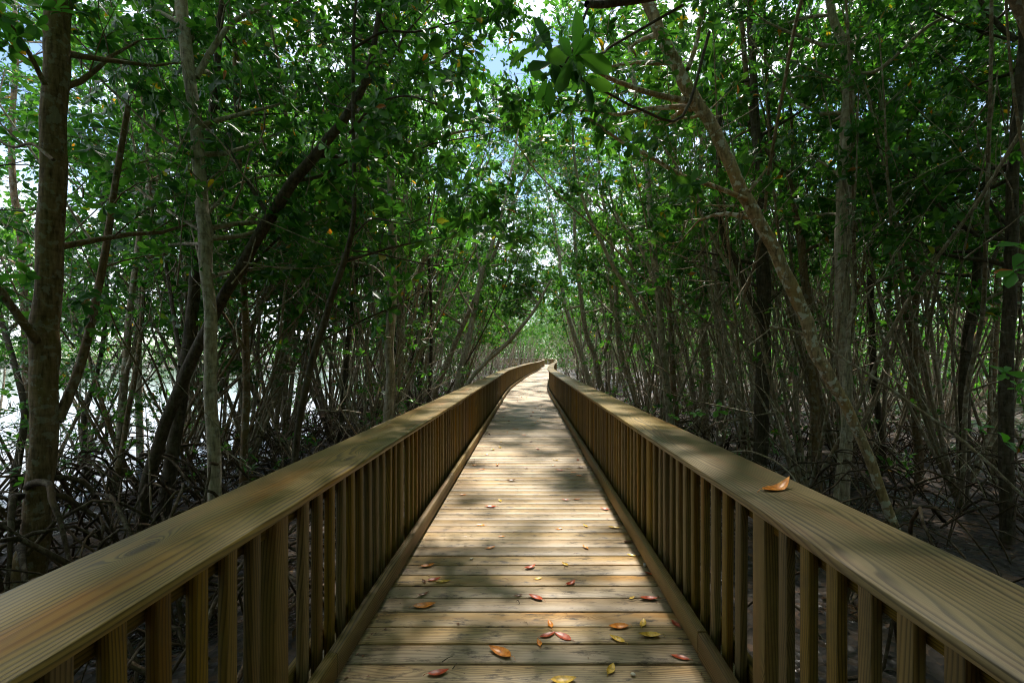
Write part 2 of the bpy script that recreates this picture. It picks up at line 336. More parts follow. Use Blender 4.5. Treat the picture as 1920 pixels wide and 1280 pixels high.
a = tex(nt, "ShaderNodeTexNoise", mpn.outputs[0], i_Scale=1.3, i_Detail=4.0)
p = principled(nt, (.035, .055, .085), .06, .5, a.outputs[0], .25, .03); out(nt, p.outputs[0]); M["water"] = m
# ------------------------------------------------------------------ ground and water
def shore(y): return -5.6 - .35 * np.sin(np.asarray(y) * .31) - .25 * np.sin(np.asarray(y) * .83 + 1) - np.clip((np.asarray(y) - 22) * .10, 0, 4)
def ground_z(x, y):
    x = np.asarray(x, float); y = np.asarray(y, float)
    h = GZ + .05 * np.sin(x * 1.3 + y * .7) + .04 * np.sin(x * 2.9 - y * 1.9) + .03 * np.sin(y * 3.7 + x)
    d = shore(y) - x
    return h - np.clip(d * .30 + .05, 0, 1.6) * ((y < 95) & (y > -60))
xs = np.concatenate([[-400, -200, -100, -50, -30], np.linspace(-20, 25, 120), [35, 60, 110, 200, 400]]); ys = np.concatenate([[-60, -30, -12], np.linspace(-6, 40, 130), np.linspace(42, 100, 40), [130, 200, 400, 900]])
X, Y = np.meshgrid(xs, ys); Zg = ground_z(X, Y)
i, j = np.meshgrid(np.arange(len(ys) - 1), np.arange(len(xs) - 1), indexing="ij"); n = len(xs)
q = np.stack([i * n + j, i * n + j + 1, (i + 1) * n + j + 1, (i + 1) * n + j], -1).reshape(-1, 4)
mb = MB(); mb.add(np.stack([X, Y, Zg], -1).reshape(-1, 3), q); tag(mb.obj("ground", M["mud"], smooth=True), kind="structure")
mb = MB(); mb.add([(-400, -60, WZ), (3, -60, WZ), (3, 300, WZ), (-400, 300, WZ)], [[0, 1, 2, 3]]); tag(mb.obj("water", M["water"]), kind="structure")
# ------------------------------------------------------------------ boardwalk
def box_prof(w0, w1, z0, z1, c):  # chamfered rectangle, offsets to the right of the line and heights
    return np.array([(w0 + c, z0), (w1 - c, z0), (w1, z0 + c), (w1, z1 - c), (w1 - c, z1), (w0 + c, z1), (w0, z1 - c), (w0, z0 + c)])
def sweep(mb, prof, s0, s1, rnd, step=1.2, zoff=0.0):
    """run a profile along the walk between two stations"""
    n = max(2, int((s1 - s0) / step) + 1); s = np.linspace(s0, s1, n); k = len(prof)
    V = np.stack([at_s(s, p[0], p[1] + zoff)[0] for p in prof], 1)
    per = np.concatenate([[0], np.cumsum(np.linalg.norm(np.diff(np.vstack([prof, prof[:1]]), axis=0), axis=1))])
    F_, U = [], []
    for a in range(n - 1):
        for b in range(k):
            b2 = (b + 1) % k; F_.append((a * k + b, (a + 1) * k + b, (a + 1) * k + b2, a * k + b2))
            U += [(s[a], per[b]), (s[a + 1], per[b]), (s[a + 1], per[b + 1]), (s[a], per[b + 1])]
    mb.add(V.reshape(-1, 3), F_, U, rnd)
    for e, base in ((0, 0), (1, (n - 1) * k)):
        f = [base + b for b in range(k)]; f = f[::-1] if e else f
        vv = V.reshape(-1, 3)
        mb.add(vv, [f], [(0.01 * q_, .02 * q_) for q_ in range(k)], rnd)
def slab(mb, C, T, half, w, z0, z1, c, rnd, skew=0.0, tilt=0.0):
    """a board lying across the walk"""
    S = np.array([T[1], -T[0], 0]); Tn = np.array([T[0], T[1], 0]); prof = box_prof(-w / 2, w / 2, z0, z1, c); k = len(prof)
    per = np.concatenate([[0], np.cumsum(np.linalg.norm(np.diff(np.vstack([prof, prof[:1]]), axis=0), axis=1))])
    V, F_, U = [], [], []
    for e, h in enumerate((-half, half)):
        for a, z in prof: V.append(C + S * h + Tn * (a + skew * e) + np.array([0, 0, z + tilt * (e - .5)]))
    for b in range(k):
        b2 = (b + 1) % k; F_.append((b, b2, k + b2, k + b)); U += [(0, per[b]), (0, per[b + 1]), (2 * half, per[b + 1]), (2 * half, per[b])]
    mb.add(V, F_, U, rnd); mb.add(V, [list(range(k))[::-1]], [(0, .01 * q_) for q_ in range(k)], rnd); mb.add(V, [[k + b for b in range(k)]], [(0, .01 * q_) for q_ in range(k)], rnd)
PITCH = 0.1425
walk = tag(empty("boardwalk"), "weathered plank boardwalk running away through the mangroves and scattered with fallen leaves", "boardwalk")
mb = MB(); s = 1.6
while s < SMAX - .3:
    wd = PITCH - rng.uniform(.005, .013); C, T = at_s(s); zt = rng.normal(0, .0014)
    slab(mb, C[0], T[0], .965 + rng.uniform(0, .012), wd, -.038 + zt, zt, .0045, rng.uniform(0, 1), rng.normal(0, .0022), rng.normal(0, .0016)); s += PITCH
mb.obj("deck", M["deck"], walk)
mb = MB()
for off in (-.80, 0, .80): sweep(mb, box_prof(off - .03, off + .03, -.25, -.043, .003), 1.2, SMAX - .3, rng.uniform())
mb.obj("joist", M["rail"], walk)
def railing(sgn, label):
    root = tag(empty("wooden_railing", (sgn * .98, 1.0, 0)), label, "railing")
    def off(a, b): return (a, b) if sgn > 0 else (-b, -a)
    def pr(a, b, z0, z1, c): x0, x1 = off(a, b); return box_prof(x0, x1, z0, z1, c)
    O = root.location.copy(); base = np.array([0, 0, 0.0])
    S0 = 1.2 if sgn > 0 else 1.0
    CAPL, KL = 3.65, 3.05
    def part(mb, name, mat, org):  # meshes keep their own origin on the walk
        return mb.obj(name, mat, root, origin=org)
    bounds = [S0] + list(np.arange((6.25 if sgn > 0 else 7.62), SMAX - 1, CAPL)) + [SMAX - .2]
    for a, b in zip(bounds[:-1], bounds[1:]):
        mb = MB(); sweep(mb, pr(.804, 1.130, .868, .8955, .0022), a + .003, b - .003, 0, .6, rng.normal(0, .0012)); part(mb, "handrail", M["cap"], at_s(a, sgn * .96)[0][0])
    kb = [S0] + list(np.arange((5.1 if sgn > 0 else 4.95), SMAX - 1, KL)) + [SMAX - .2]
    for a, b in zip(kb[:-1], kb[1:]):
        mb = MB(); sweep(mb, pr(.803, .848, .032, .142, .004), a + .002, b - .002, 0, .6, rng.normal(0, .0015)); part(mb, "kickboard", M["rail"], at_s(a, sgn * .82)[0][0])
    for z0, z1, nm in ((.765, .865, "top_rail"), (.075, .165, "bottom_rail")):
        for a, b in zip(kb[:-1], kb[1:]):
            mb = MB(); sweep(mb, pr(.916, .953, z0, z1, .003), a + .002, b - .002, 0, .9); part(mb, nm, M["rail"], at_s(a, sgn * .93)[0][0])
    # posts and balusters
    def upright(w_, d_, z0, z1, c):
        prof = box_prof(-w_ / 2, w_ / 2, -d_ / 2, d_ / 2, c); k = len(prof); mb = MB(); F_, U = [], []
        per = np.concatenate([[0], np.cumsum(np.linalg.norm(np.diff(np.vstack([prof, prof[:1]]), axis=0), axis=1))])
        V = [(p[0], p[1], z) for z in (z0, z1) for p in prof]
        for b in range(k):
            b2 = (b + 1) % k; F_.append((b, b2, k + b2, k + b)); U += [(z0, per[b]), (z0, per[b + 1]), (z1, per[b + 1]), (z1, per[b])]
        mb.add(V, F_, U, 0); mb.add(V, [list(range(k))[::-1]], [(0, 0)] * k, 0); mb.add(V, [[k + b for b in range(k)]], [(0, 0)] * k, 0); return mb
    post_s0 = 4.70 if sgn > 0 else 4.66     # station of the post 1.7 m in front of the camera
    bal_mb = upright(.031, .046, -.16, .866, .0022); bal_me = bal_mb.mesh("baluster", M["rail"])
    post_me = upright(.088, .086, GZ - .3, .866, .003).mesh("post", M["rail"])
    far_mb = MB(); nbal = 0; nposts = 0; sp = 1.572
    s = post_s0 - 2 * sp
    while s < SMAX - 2:
        C, T = at_s(s, sgn * .925); ang = math.atan2(T[0][1], T[0][0]) - math.pi / 2
        if nposts < 48 and s > S0:
            o = bpy.data.objects.new("post", post_me); o.parent = root; o.location = C[0] - np.array(root.location) ; o.location.x = C[0][0] - root.location[0] - sgn * 0.0
            o.rotation_euler = (0, 0, ang); col.objects.link(o); nposts += 1
        nb = 11
        for q_ in range(1, nb + 1):
            sb = s + .045 + (sp - .09) * (q_) / (nb + 1) + rng.normal(0, .003)
            if sb < S0 + .1 or sb > SMAX - 1: continue
            C, T = at_s(sb, sgn * .892); ang = math.atan2(T[0][1], T[0][0]) - math.pi / 2
            if nbal < 99:
                o = bpy.data.objects.new("baluster", bal_me); o.parent = root; o.location = C[0] - np.array(root.location)
                o.rotation_euler = (rng.normal(0, .0025), rng.normal(0, .0025), ang + rng.normal(0, .02)); col.objects.link(o); nbal += 1
            else:
                ca, sa = math.cos(ang), math.sin(ang); rm = np.array([[ca, -sa, 0], [sa, ca, 0], [0, 0, 1]])
                r_ = rng.uniform(); n0 = far_mb.n
                V = bal_mb.v[0] @ rm.T + C[0]
                for vv, ff, uu, sz in zip(bal_mb.v, bal_mb.f, bal_mb.uv, bal_mb.sz):
                    lo = ff.reshape(-1, sz[0]); far_mb.add(V, lo - (lo.min() // 16) * 16, uu, r_)
        s += sp
    o = far_mb.obj("far_balusters", M["rail"], root, origin=at_s(18, sgn * .9)[0][0]); o["kind"] = "stuff"
    return root
railing(-1, "wooden railing with a broad flat handrail along the edge of the walk facing the water")
railing(1, "wooden railing with an orange leaf lying on its broad flat handrail")
# ------------------------------------------------------------------ things lying on the walk
def fallen_leaf(p, ln, ang, mat, curl, label, group=None, name="fallen_leaf", z=.003, narrow=1.0, tip=0.0):
    ln = ln * 1.15
    n = 8; t = np.linspace(0, 1, n); wd = narrow * ln * .42 * np.sin(np.pi * np.clip(t * 1.02, 0, 1) ** .85) ** .75 * .5; wd[0] = wd[-1] = .0006
    cz = curl * ln * (t - .45) ** 2 * .9 + .001 + tip * ln * np.clip(t - .55, 0, 1) ** 1.5; V = []
    tw = rng.normal(0, .25)
    for k in range(n):
        yy = (t[k] - .5) * ln; xm = .10 * ln * math.sin(t[k] * 3.1) * curl
        for a in (-1, -.5, 0, .5, 1):
            V.append((xm + a * wd[k], yy, cz[k] + abs(a) ** 1.5 * wd[k] * (.10 + curl * .55) + a * wd[k] * tw * .3))
    V = np.array(V); V[:, 2] -= V[:, 2].min(); f = [(k * 5 + b, k * 5 + b + 1, k * 5 + b + 6, k * 5 + b + 5) for k in range(n - 1) for b in range(4)]
    mb = MB(); mb.add(V, f)
    P = np.array([[0.1 * ln * 0, -.5 * ln, V[2][2]], [.003, -.6 * ln, V[2][2] + .001], [.001, -.68 * ln, .001]]); tube(mb, P, .0011, 4)
    o = mb.obj(name, M[mat], smooth=True); o.location = (p[0], p[1], p[2] + z); o.rotation_euler = (0, 0, ang)
    return tag(o, label, "leaf", group)
def deck_pt(x, y): Z = H * F / (y - CY); return np.array([(x - CX) / F * Z, Z, 0.0])
NL = [ # photo x, y, length, angle, kind, curl, label
 (937, 1226, .115, 1.0, "fl_orange", .5, "large curled orange leaf on the planks, the nearest big one left of the middle"),
 (822, 1262, .085, -1.3, "fl_red", .4, "dark red leaf lying alone near the kickboard on the left at the photo's lower edge"),
 (1057, 1276, .10, -1.5, "fl_yellow", .4, "golden leaf cut by the bottom edge of the photo, middle of the deck"),
 (1145, 1255, .07, -.5, "fl_yellow", .3, "broad yellow leaf lying alone below the pair of orange leaves"),
 (1275, 1234, .075, 1.2, "fl_red", .3, "slim red leaf against the right-hand kickboard, nearest the camera"),
 (1218, 1195, .10, 1.6, "fl_yellow", .7, "golden-brown boat-shaped leaf near the right-hand kickboard"),
 (1160, 1178, .095, 1.7, "fl_orange", .6, "bright orange leaf with a twisted tip, left of the boat-shaped golden leaf"),
 (1157, 1201, .075, .9, "fl_yellow", .6, "thin curled yellow leaf just below the twisted orange leaf"),
 (1205, 1169, .07, -.4, "fl_yellow", .3, "small upright yellow leaf above the boat-shaped golden leaf"),
 (1027, 1191, .08, -1.1, "fl_red", .3, "red leaf on the left of the trio that almost touch"),
 (1055, 1194, .09, .9, "fl_red", .2, "crimson pointed leaf on the right of the trio that almost touch"),
 (1031, 1171, .06, .2, "fl_orange", .4, "small orange leaf standing above the two touching red leaves"),
 (1010, 1207, .05, .2, "fl_orange", .6, "small folded orange leaf just under the red trio"),
 (1266, 1170, .06, .3, "fl_red", .3, "dull red leaf tucked under the right kickboard beside the golden leaf"),
 (1216, 1124, .095, 1.55, "fl_red", .5, "long red-orange leaf lying crosswise near the right kickboard"),
 (1185, 1121, .04, -.9, "fl_yellow", .3, "tiny yellow leaf left of the long crosswise red-orange leaf"),
 (1216, 1076, .05, .8, "fl_red", .4, "dark red leaf below the grey pebble by the right kickboard"),
 (1180, 1016, .09, -1.3, "fl_brown", .4, "brown curled leaf above the grey pebble, against the right kickboard"),
 (1004, 1122, .085, 1.0, "fl_red", .5, "shiny red leaf with a stalk in the middle of the deck, beyond the trio"),
 (972, 1117, .045, -1.3, "fl_brown", .4, "small reddish-brown leaf left of the shiny red one in the middle"),
 (1070, 1094, .07, -.9, "fl_red", .6, "round red leaf to the right of the middle of the deck, alone"),
 (994, 1064, .075, -1.0, "fl_red", .6, "curled rusty red leaf in the exact middle of the deck"),
 (1009, 1085, .045, -1.2, "fl_yellow", .3, "slim yellow leaf just below the curled rusty red one"),
 (1059, 1059, .05, .8, "fl_yellow", .7, "crumpled yellow leaf right of the curled rusty red one"),
 (796, 1136, .11, -1.35, "fl_orange", .35, "long orange-red leaf nearest the left kickboard"),
 (794, 1115, .06, -1.0, "fl_brown", .7, "crumpled brown leaf just beyond the long orange-red one on the left"),
 (831, 1090, .085, -1.5, "fl_yellow", .2, "slender yellow leaf touching a red one near the left kickboard"),
 (814, 1087, .075, -1.2, "fl_red", .4, "red leaf touching the slender yellow one on the left"),
 (794, 1091, .04, .6, "fl_brown", .8, "small crumpled brown leaf left of the touching red and yellow pair"),
 (802, 1061, .085, -1.2, "fl_orange", .5, "orange leaf with a yellow rim beyond the touching pair on the left"),
 (920, 1027, .065, -1.0, "fl_orange", .3, "orange leaf lying alone left of the middle, half way down the near deck"),
 (940, 1006, .045, 1.5, "fl_orange", .3, "small orange leaf just beyond the lone one left of the middle"),
 (901, 985, .07, 1.5, "fl_orange", .3, "flat orange leaf lying crosswise, left of the middle"),
 (1097, 1027, .06, .5, "fl_orange", .6, "curled orange leaf right of the middle, level with the pebble"),
 (1097, 987, .055, .4, "fl_yellow", .8, "crumpled golden leaf beyond the curled orange one on the right"),
 (1151, 990, .09, 1.3, "fl_yellow", .4, "slender yellow leaf lying crosswise near the right kickboard"),
 (1184, 1042, .06, 1.1, "fl_yellow", .4, "yellow leaf between the pebble and the brown curled leaf"),
 (1049, 992, .055, -1.2, "fl_orange", .4, "pinkish orange leaf on the right half, beyond the crumpled yellow one"),
 (919, 951, .10, 1.5, "fl_red", .5, "bright red leaf lying crosswise left of the middle, farther down"),
 (937, 939, .06, .4, "fl_yellow", .5, "pale yellow leaf just beyond the bright red crosswise one"),
 (868, 928, .06, 1.4, "fl_orange", .4, "orange leaf by the left kickboard, beyond the bright red one"),
 (1060, 938, .07, 1.5, "fl_red", .5, "dark red leaf right of the middle, paired with an orange one"),
 (1082, 936, .065, -1.4, "fl_orange", .4, "orange leaf paired with the dark red one right of the middle"),
 (1133, 955, .08, 1.1, "fl_red", .5, "red leaf near the right kickboard, beyond the slender yellow one"),
 (959, 901, .10, -1.3, "fl_brown", .7, "large brown crumpled leaf in the middle of the deck, far down"),
 (1049, 882, .09, 1.4, "fl_red", .5, "red leaf right of the middle at the edge of the sunlit patch"),
 (1075, 886, .07, 1.4, "fl_orange", .4, "small orange leaf beside the sunlit patch on the right"),
 (1085, 892, .08, 1.0, "fl_orange", .4, "rusty leaf in the sunlit patch on the right half of the deck"),
 (903, 880, .08, 1.5, "fl_orange", .4, "orange leaf near the left kickboard, level with the sunlit patch"),
]
for x, y, ln, an, mt, cu, lb in NL: fallen_leaf(deck_pt(x, y), ln, an, mt, cu, lb)
words = {"fl_red": ("red", "far"), "fl_orange": ("orange", ""), "fl_yellow": ("yellow", ""), "fl_brown": ("brown", "")}
for k in range(60):
    Y_ = 5.6 + 15 * rng.uniform() ** 1.1; X_ = rng.uniform(-.72, .72) + cx_at(Y_); mt = rng.choice(["fl_red", "fl_orange", "fl_yellow", "fl_brown"], p=[.25, .35, .15, .25])
    fallen_leaf((X_, Y_, 0), rng.uniform(.05, .09), rng.uniform(0, 6.28), mt, rng.uniform(.3, .8), "tiny %s leaf on the far stretch of the deck, beyond the sunlit patch" % words[mt][0], "%s leaves scattered on the far stretch of the deck" % words[mt][0])
Zl = (H - .8955) * F / (917 - CY)
fallen_leaf(((1455 - CX) / F * Zl, Zl, .8955), .135, -1.15, "fl_orange", .35, "long orange leaf curled up at its tip on the right-hand handrail", z=.001, narrow=.8, tip=.6)
def blob(name, p, r, mat, label, cat, flat=.6, seed=1):
    mb = MB(); rg = np.random.default_rng(seed); n, m_ = 10, 7; V = [(0, 0, -1)]
    for a in range(1, m_):
        th = math.pi * a / m_
        for b in range(n):
            ph = 2 * math.pi * b / n; k = 1 + .16 * math.sin(2 * ph + seed) + rg.normal(0, .04); V.append((k * math.sin(th) * math.cos(ph), k * .75 * math.sin(th) * math.sin(ph), -math.cos(th)))
    V.append((0, 0, 1)); V = np.array(V) * r * np.array([1, 1, flat]); V[:, 2] += r * flat
    q = [(1 + a * n + b, 1 + a * n + (b + 1) % n, 1 + (a + 1) * n + (b + 1) % n, 1 + (a + 1) * n + b) for a in range(m_ - 2) for b in range(n)]
    mb.add(V, q); e = len(V) - 1; mb.add(V, [(0, 1 + (b + 1) % n, 1 + b) for b in range(n)]); mb.add(V, [(e, 1 + (m_ - 2) * n + b, 1 + (m_ - 2) * n + (b + 1) % n) for b in range(n)])
    o = mb.obj(name, M[mat], smooth=True); o.location = (p[0], p[1], p[2] + .003); o.rotation_euler = (0, 0, seed * 1.7); return tag(o, label, cat)
blob("pebble", deck_pt(1209, 1062), .016, "pebble", "smooth grey pebble on the deck against the right-hand kickboard", "pebble", .7, 3)
blob("shell", deck_pt(1187, 1266), .013, "shell", "small white shell fragment at the photo's lower edge, right of the golden leaf", "shell", .35, 5)
blob("shell", deck_pt(884, 1048), .014, "shell", "flat cream shell fragment left of the middle of the deck", "shell", .25, 8)
def deck_twig(p, ln, ang, label):
    mb = MB(); t = np.linspace(0, 1, 6)
    tube(mb, np.column_stack([.25 * ln * np.sin(t * 2.6), (t - .5) * ln, .003 + .012 * np.sin(t * 3.1)]), np.linspace(.0022, .001, 6), 5)
    o = mb.obj("twig", M["twig"], smooth=True); o.location = (p[0], p[1], .002); o.rotation_euler = (0, 0, ang); tag(o, label, "twig")
deck_twig(deck_pt(838, 1236), .06, -.7, "curved dark twig on the planks left of the large curled orange leaf")
deck_twig(deck_pt(852, 1250), .04, -.3, "short dark twig below the longer curved one on the left")
deck_twig(deck_pt(970, 1131), .03, .9, "tiny dark twig under the shiny red leaf in the middle")
db = MB(); nd = 420; yy = 1.5 + 16 * rng.uniform(size=nd) ** 1.3; side = np.where(rng.uniform(size=nd) < .5, -1, 1); xx = np.where(rng.uniform(size=nd) < .62, side * (.80 - np.abs(rng.normal(0, .035, nd))), rng.uniform(-.75, .75, nd)) - .01
dd = rng.normal(size=(nd, 3)); dd[:, 2] *= .05; leaves(db, np.column_stack([xx, yy, np.full(nd, .005)]), dd, np.tile([0, 0, 1.0], (nd, 1)) + rng.normal(0, .15, (nd, 3)), rng.uniform(.008, .028, nd), "mid")
for _ in range(70):
    y_ = 1.7 + 9 * rng.uniform(); x_ = rng.uniform(-.76, .76); a_ = rng.uniform(0, 3.14); l_ = rng.uniform(.01, .035); tube(db, np.array([[x_, y_, .004], [x_ + l_ * math.cos(a_), y_ + l_ * math.sin(a_), .006], [x_ + 1.7 * l_ * math.cos(a_ + .3), y_ + 1.7 * l_ * math.sin(a_ + .3), .003]]), .0011, 3)
tag(db.obj("leaf_debris", M["fl_brown"]), "crumbs of brown leaf and bits of twig along the kickboards and between planks", "debris", kind="stuff")
# ------------------------------------------------------------------ traced trees
BARK = {"l": "bark_lichen", "b": "bark_brown", "g": "bark_grey", "d": "bark_dark", "p": "bark_pale"}
def trace(pts, Z0, Z1=None, w0=None, w1=None, wander_z=0.0):
    """photo points (x, y[, width]) -> world points and radii"""
    Z1 = Z0 if Z1 is None else Z1; n = len(pts); P, r = [], []
    for k, p in enumerate(pts):
        t = k / (n - 1); Z = Z0 + (Z1 - Z0) * t; P.append(px(p[0], p[1], Z)); wpx = p[2] if len(p) > 2 else w0 + (w1 - w0) * t; r.append(wpx / 2 / F * Z * .96 / math.hypot(1, (p[0] - CX) / F))
    return np.array(P), np.array(r)
def prop_roots(mb, base, r0, n, rg, reach=(.5, 1.3), hmax=.9):
    for k in range(n):
        a = rg.uniform(0, 6.28); R_ = rg.uniform(*reach); h = rg.uniform(.25, hmax); P = []
        for t in np.linspace(0, 1, 8):
            rad = r0 * .5 + R_ * t; z = GZ + h + .12 * math.sin(t * 3) - (h + .2) * t ** 2.1
            P.append((base[0] + rad * math.cos(a + .3 * t * math.sin(k)), base[1] + rad * math.sin(a + .3 * t * math.sin(k)), z))
        P = np.array(P) + rg.normal(0, .012, (8, 3)); tube(mb, smooth_path(P, 2), np.linspace(max(.009, r0 * .24), .007, 15), 6, .06)
def tree(label, pts, Z0, Z1=None, bark="g", seed=0, limbs=(), crown=(2.6, 10, 1.0), top=9.0, roots=0, kind="mid", dens=1.0, name="mangrove_tree", lean=(0, 0), base_ext=True, cat="tree", ln=.118):
    rg = np.random.default_rng(seed); P, r = trace(pts, Z0, Z1)
    if base_ext and P[0][2] > GZ:          # carry the trunk down to the mud with a slight flare
        d = norm(P[0] - P[1]); d[2] = min(d[2], -.6); d = norm(d); k = (P[0][2] - GZ + .12) / -d[2]
        P = np.vstack([P[0] + d * k, P[0] + d * k * .72, P]); r = np.concatenate([[r[0] * 1.75, r[0] * 1.2], r])
    if top and P[-1][2] < top:
        d = norm(P[-1] - P[-2]); Q = [P[-1]]; q = []
        m = max(2, int((top - P[-1][2]) / .8))
        for k in range(m):
            d = norm(d + rg.normal(0, .10, 3) + np.array([lean[0] * .1, lean[1] * .1, .12])); Q.append(Q[-1] + d * .8); q.append(r[-1] * (1 - .75 * (k + 1) / m))
        P = np.vstack([P, Q[1:]]); r = np.concatenate([r, q])
    S = smooth_path(np.column_stack([P, r]), 5); S[:, 3] = np.maximum(S[:, 3], .005)
    cum = np.arange(len(S)); S[:, :3] += np.column_stack([np.sin(cum * .9 + seed) * S[:, 3] * .10, np.zeros(len(S)), np.zeros(len(S))])
    org = np.array([P[0][0], P[0][1], GZ]); root = tag(empty(name, org), label, cat)
    tr = MB(); tube(tr, S[:, :3], S[:, 3], 14, .035); 
    for k in range(5, len(S) - 4, 9):  # knots
        if rg.uniform() < .6:
            a = rg.uniform(0, 6.28); e = S[k, :3] + np.array([math.cos(a), math.sin(a), .3]) * S[k, 3] * 1.15; tube(tr, np.array([S[k, :3], (S[k, :3] + e) / 2, e]), np.array([.5, .4, .2]) * S[k, 3], 6)
    bm = M[BARK[bark]]; tr.obj("trunk", bm, root, True, org)
    wood, lf = MB(), MB()
    for lm in limbs:   # traced limbs: pts, Z0, Z1, w0, w1, leafiness
        Pl, rl = trace(lm[0], lm[1], lm[2], lm[3], lm[4]); Sl = smooth_path(np.column_stack([Pl, rl]), 4); lmb = MB(); tube(lmb, Sl[:, :3], np.maximum(Sl[:, 3], .003), 8, .05)
        lmb.obj("limb", bm, root, True, org)
        if lm[5] > 0: grow(wood, lf, Sl[::2, :3], Sl[0, 3], rg, lm[5], ln, kind, .3)
    zmin, nl, sc = crown; zmin = zmin - .8; nl = int(nl * (1.6 if seed >= 30 else 1.85))
    if nl:
        hi = np.where(S[:, 2] > zmin)[0]
        for k in range(nl):
            i_ = hi[int(rg.uniform(0, .999) ** .8 * len(hi))]; a = rg.uniform(0, 6.28); el = rg.uniform(.0, .8)
            d = np.array([math.cos(a) + lean[0] * .6, abs(math.sin(a)) * .9 + .25 + lean[1] * .6, el]); Lb = rg.uniform(.9, 2.1) * sc
            Q = wander(S[i_, :3], d, Lb, 6, rg, .18, .05); rb = min(S[i_, 3] * .5, .03); tube(wood, Q, np.linspace(rb, .005, 7), 6, .04)
            grow(wood, lf, Q, rb, rg, dens, ln, kind, .25, extra=1, cnt=7)
    if lf.n or wood.n: lf.join(wood, 1); lf.obj("crown", [M["leaf"], bm], root, False, org)
    if roots:
        rb_ = MB(); prop_roots(rb_, org, S[0, 3] * .6, roots, rg); rb_.obj("prop_roots", M["root"], root, True, org)
    return root
T = tree
# left of the walk
T("thickest trunk at the far left, straight, brown and blotched with lichen, its base flared", [(50, 1095, 92), (66, 1000, 64), (80, 860, 60), (84, 720, 60), (82, 640, 66), (88, 560, 58), (97, 400, 58), (100, 250, 56), (106, 120, 56), (112, 0, 54)], 3.9, 4.1, "b", 1,
  [([(70, 640), (40, 600), (0, 545), (-60, 480)], 3.9, 3.5, 24, 16, .6), ([(108, 790), (130, 740), (152, 680), (172, 600), (196, 480), (215, 350), (240, 200)], 4.0, 4.6, 26, 12, .5), ([(85, 160), (60, 110), (30, 60), (-10, 20)], 3.9, 3.6, 14, 8, .8), ([(100, 300), (60, 270), (20, 275), (-40, 240)], 3.9, 4.2, 10, 6, 1.0)], (2.9, 6, .9), 8.5, 9, "near", 1.0)
T("pale mottled upright trunk with knots, second from the photo's left, beside the diagonal limb", [(404, 940, 30), (398, 800, 28), (394, 690, 27), (396, 610, 27), (388, 520, 26), (384, 430, 32), (378, 370, 26), (372, 290, 27), (364, 200, 26), (350, 110, 27), (340, 0, 26)], 4.6, 4.9, "p", 2,
  [([(372, 430), (300, 385), (210, 320), (150, 290)], 4.8, 5.4, 8, 4, 1.2), ([(362, 292), (290, 245), (210, 170), (130, 95)], 4.8, 4.6, 7, 5, 1.1), ([(368, 145), (400, 90), (440, 40), (520, 0)], 4.9, 5.2, 15, 8, 1.0), ([(348, 50), (305, 25), (262, 0)], 4.9, 5.2, 11, 7, .8), ([(390, 400), (440, 350), (500, 330), (560, 330)], 4.8, 5.6, 7, 4, 1.2)], (2.7, 9, .9), 8.5, 6, "near")
T("blackish trunk leaning behind the pale mottled trunk and forking at the height of the handrail", [(300, 985, 36), (322, 860, 30), (340, 740, 28), (352, 660, 30), (362, 580, 26), (366, 500, 24), (385, 330, 22), (400, 200, 18), (410, 80, 15)], 5.2, 5.8, "d", 3, [([(345, 700), (330, 620), (318, 540), (300, 430)], 5.3, 6.2, 12, 7, .7)], (2.6, 8, .9), 8.5, 7)
T("thick grey trunk rising diagonally to the right across the left half", [(262, 1000, 28), (278, 900, 30), (302, 820, 27), (334, 735, 27), (372, 650, 26), (412, 570, 25), (455, 495, 24), (508, 405, 24), (552, 338, 23), (600, 280, 20), (642, 228, 18), (682, 160, 15), (706, 60, 11)], 5.0, 4.7, "d", 4,
  [([(415, 552), (470, 500), (530, 440), (570, 425)], 4.9, 5.4, 8, 4, .8), ([(552, 340), (600, 330), (660, 300), (720, 300)], 4.8, 5.3, 8, 4, .9)], (3.0, 9, 1.0), 9, 8)
T("slim straight trunk between the mottled trunk and the dark leaning pole", [(455, 925, 17), (460, 800, 16), (462, 680, 15), (458, 560, 14), (455, 450, 13), (450, 330, 12), (442, 180, 10), (438, 60, 9)], 5.9, 6.1, "b", 5, [([(462, 660), (420, 590), (395, 560), (385, 500)], 5.9, 5.6, 8, 5, .4)], (2.4, 9, .8), 8.5, 6)
T("thin dark trunk leaning right, in front of the straight tree left of the walk", [(552, 865, 14), (566, 760, 14), (590, 660, 14), (618, 570, 13), (645, 490, 12), (662, 420, 10), (664, 300, 8), (662, 180, 7), (668, 0, 6)], 4.4, 4.4, "d", 6,
  [([(600, 640), (680, 600), (740, 575), (750, 570)], 4.4, 4.6, 5, 3, 1.0), ([(660, 470), (700, 474), (750, 485), (830, 500), (880, 490)], 4.4, 4.3, 4, 2, 1.1), ([(664, 440), (700, 410), (760, 420), (810, 400)], 4.4, 4.0, 4, 2, 1.2), ([(655, 250), (700, 200), (760, 180), (830, 200)], 4.4, 4.0, 6, 3, 1.1), ([(665, 90), (720, 60), (780, 60), (860, 40)], 4.4, 4.2, 6, 3, 1.0)], (2.9, 4, .8), 7, 0, "near", 1.0)
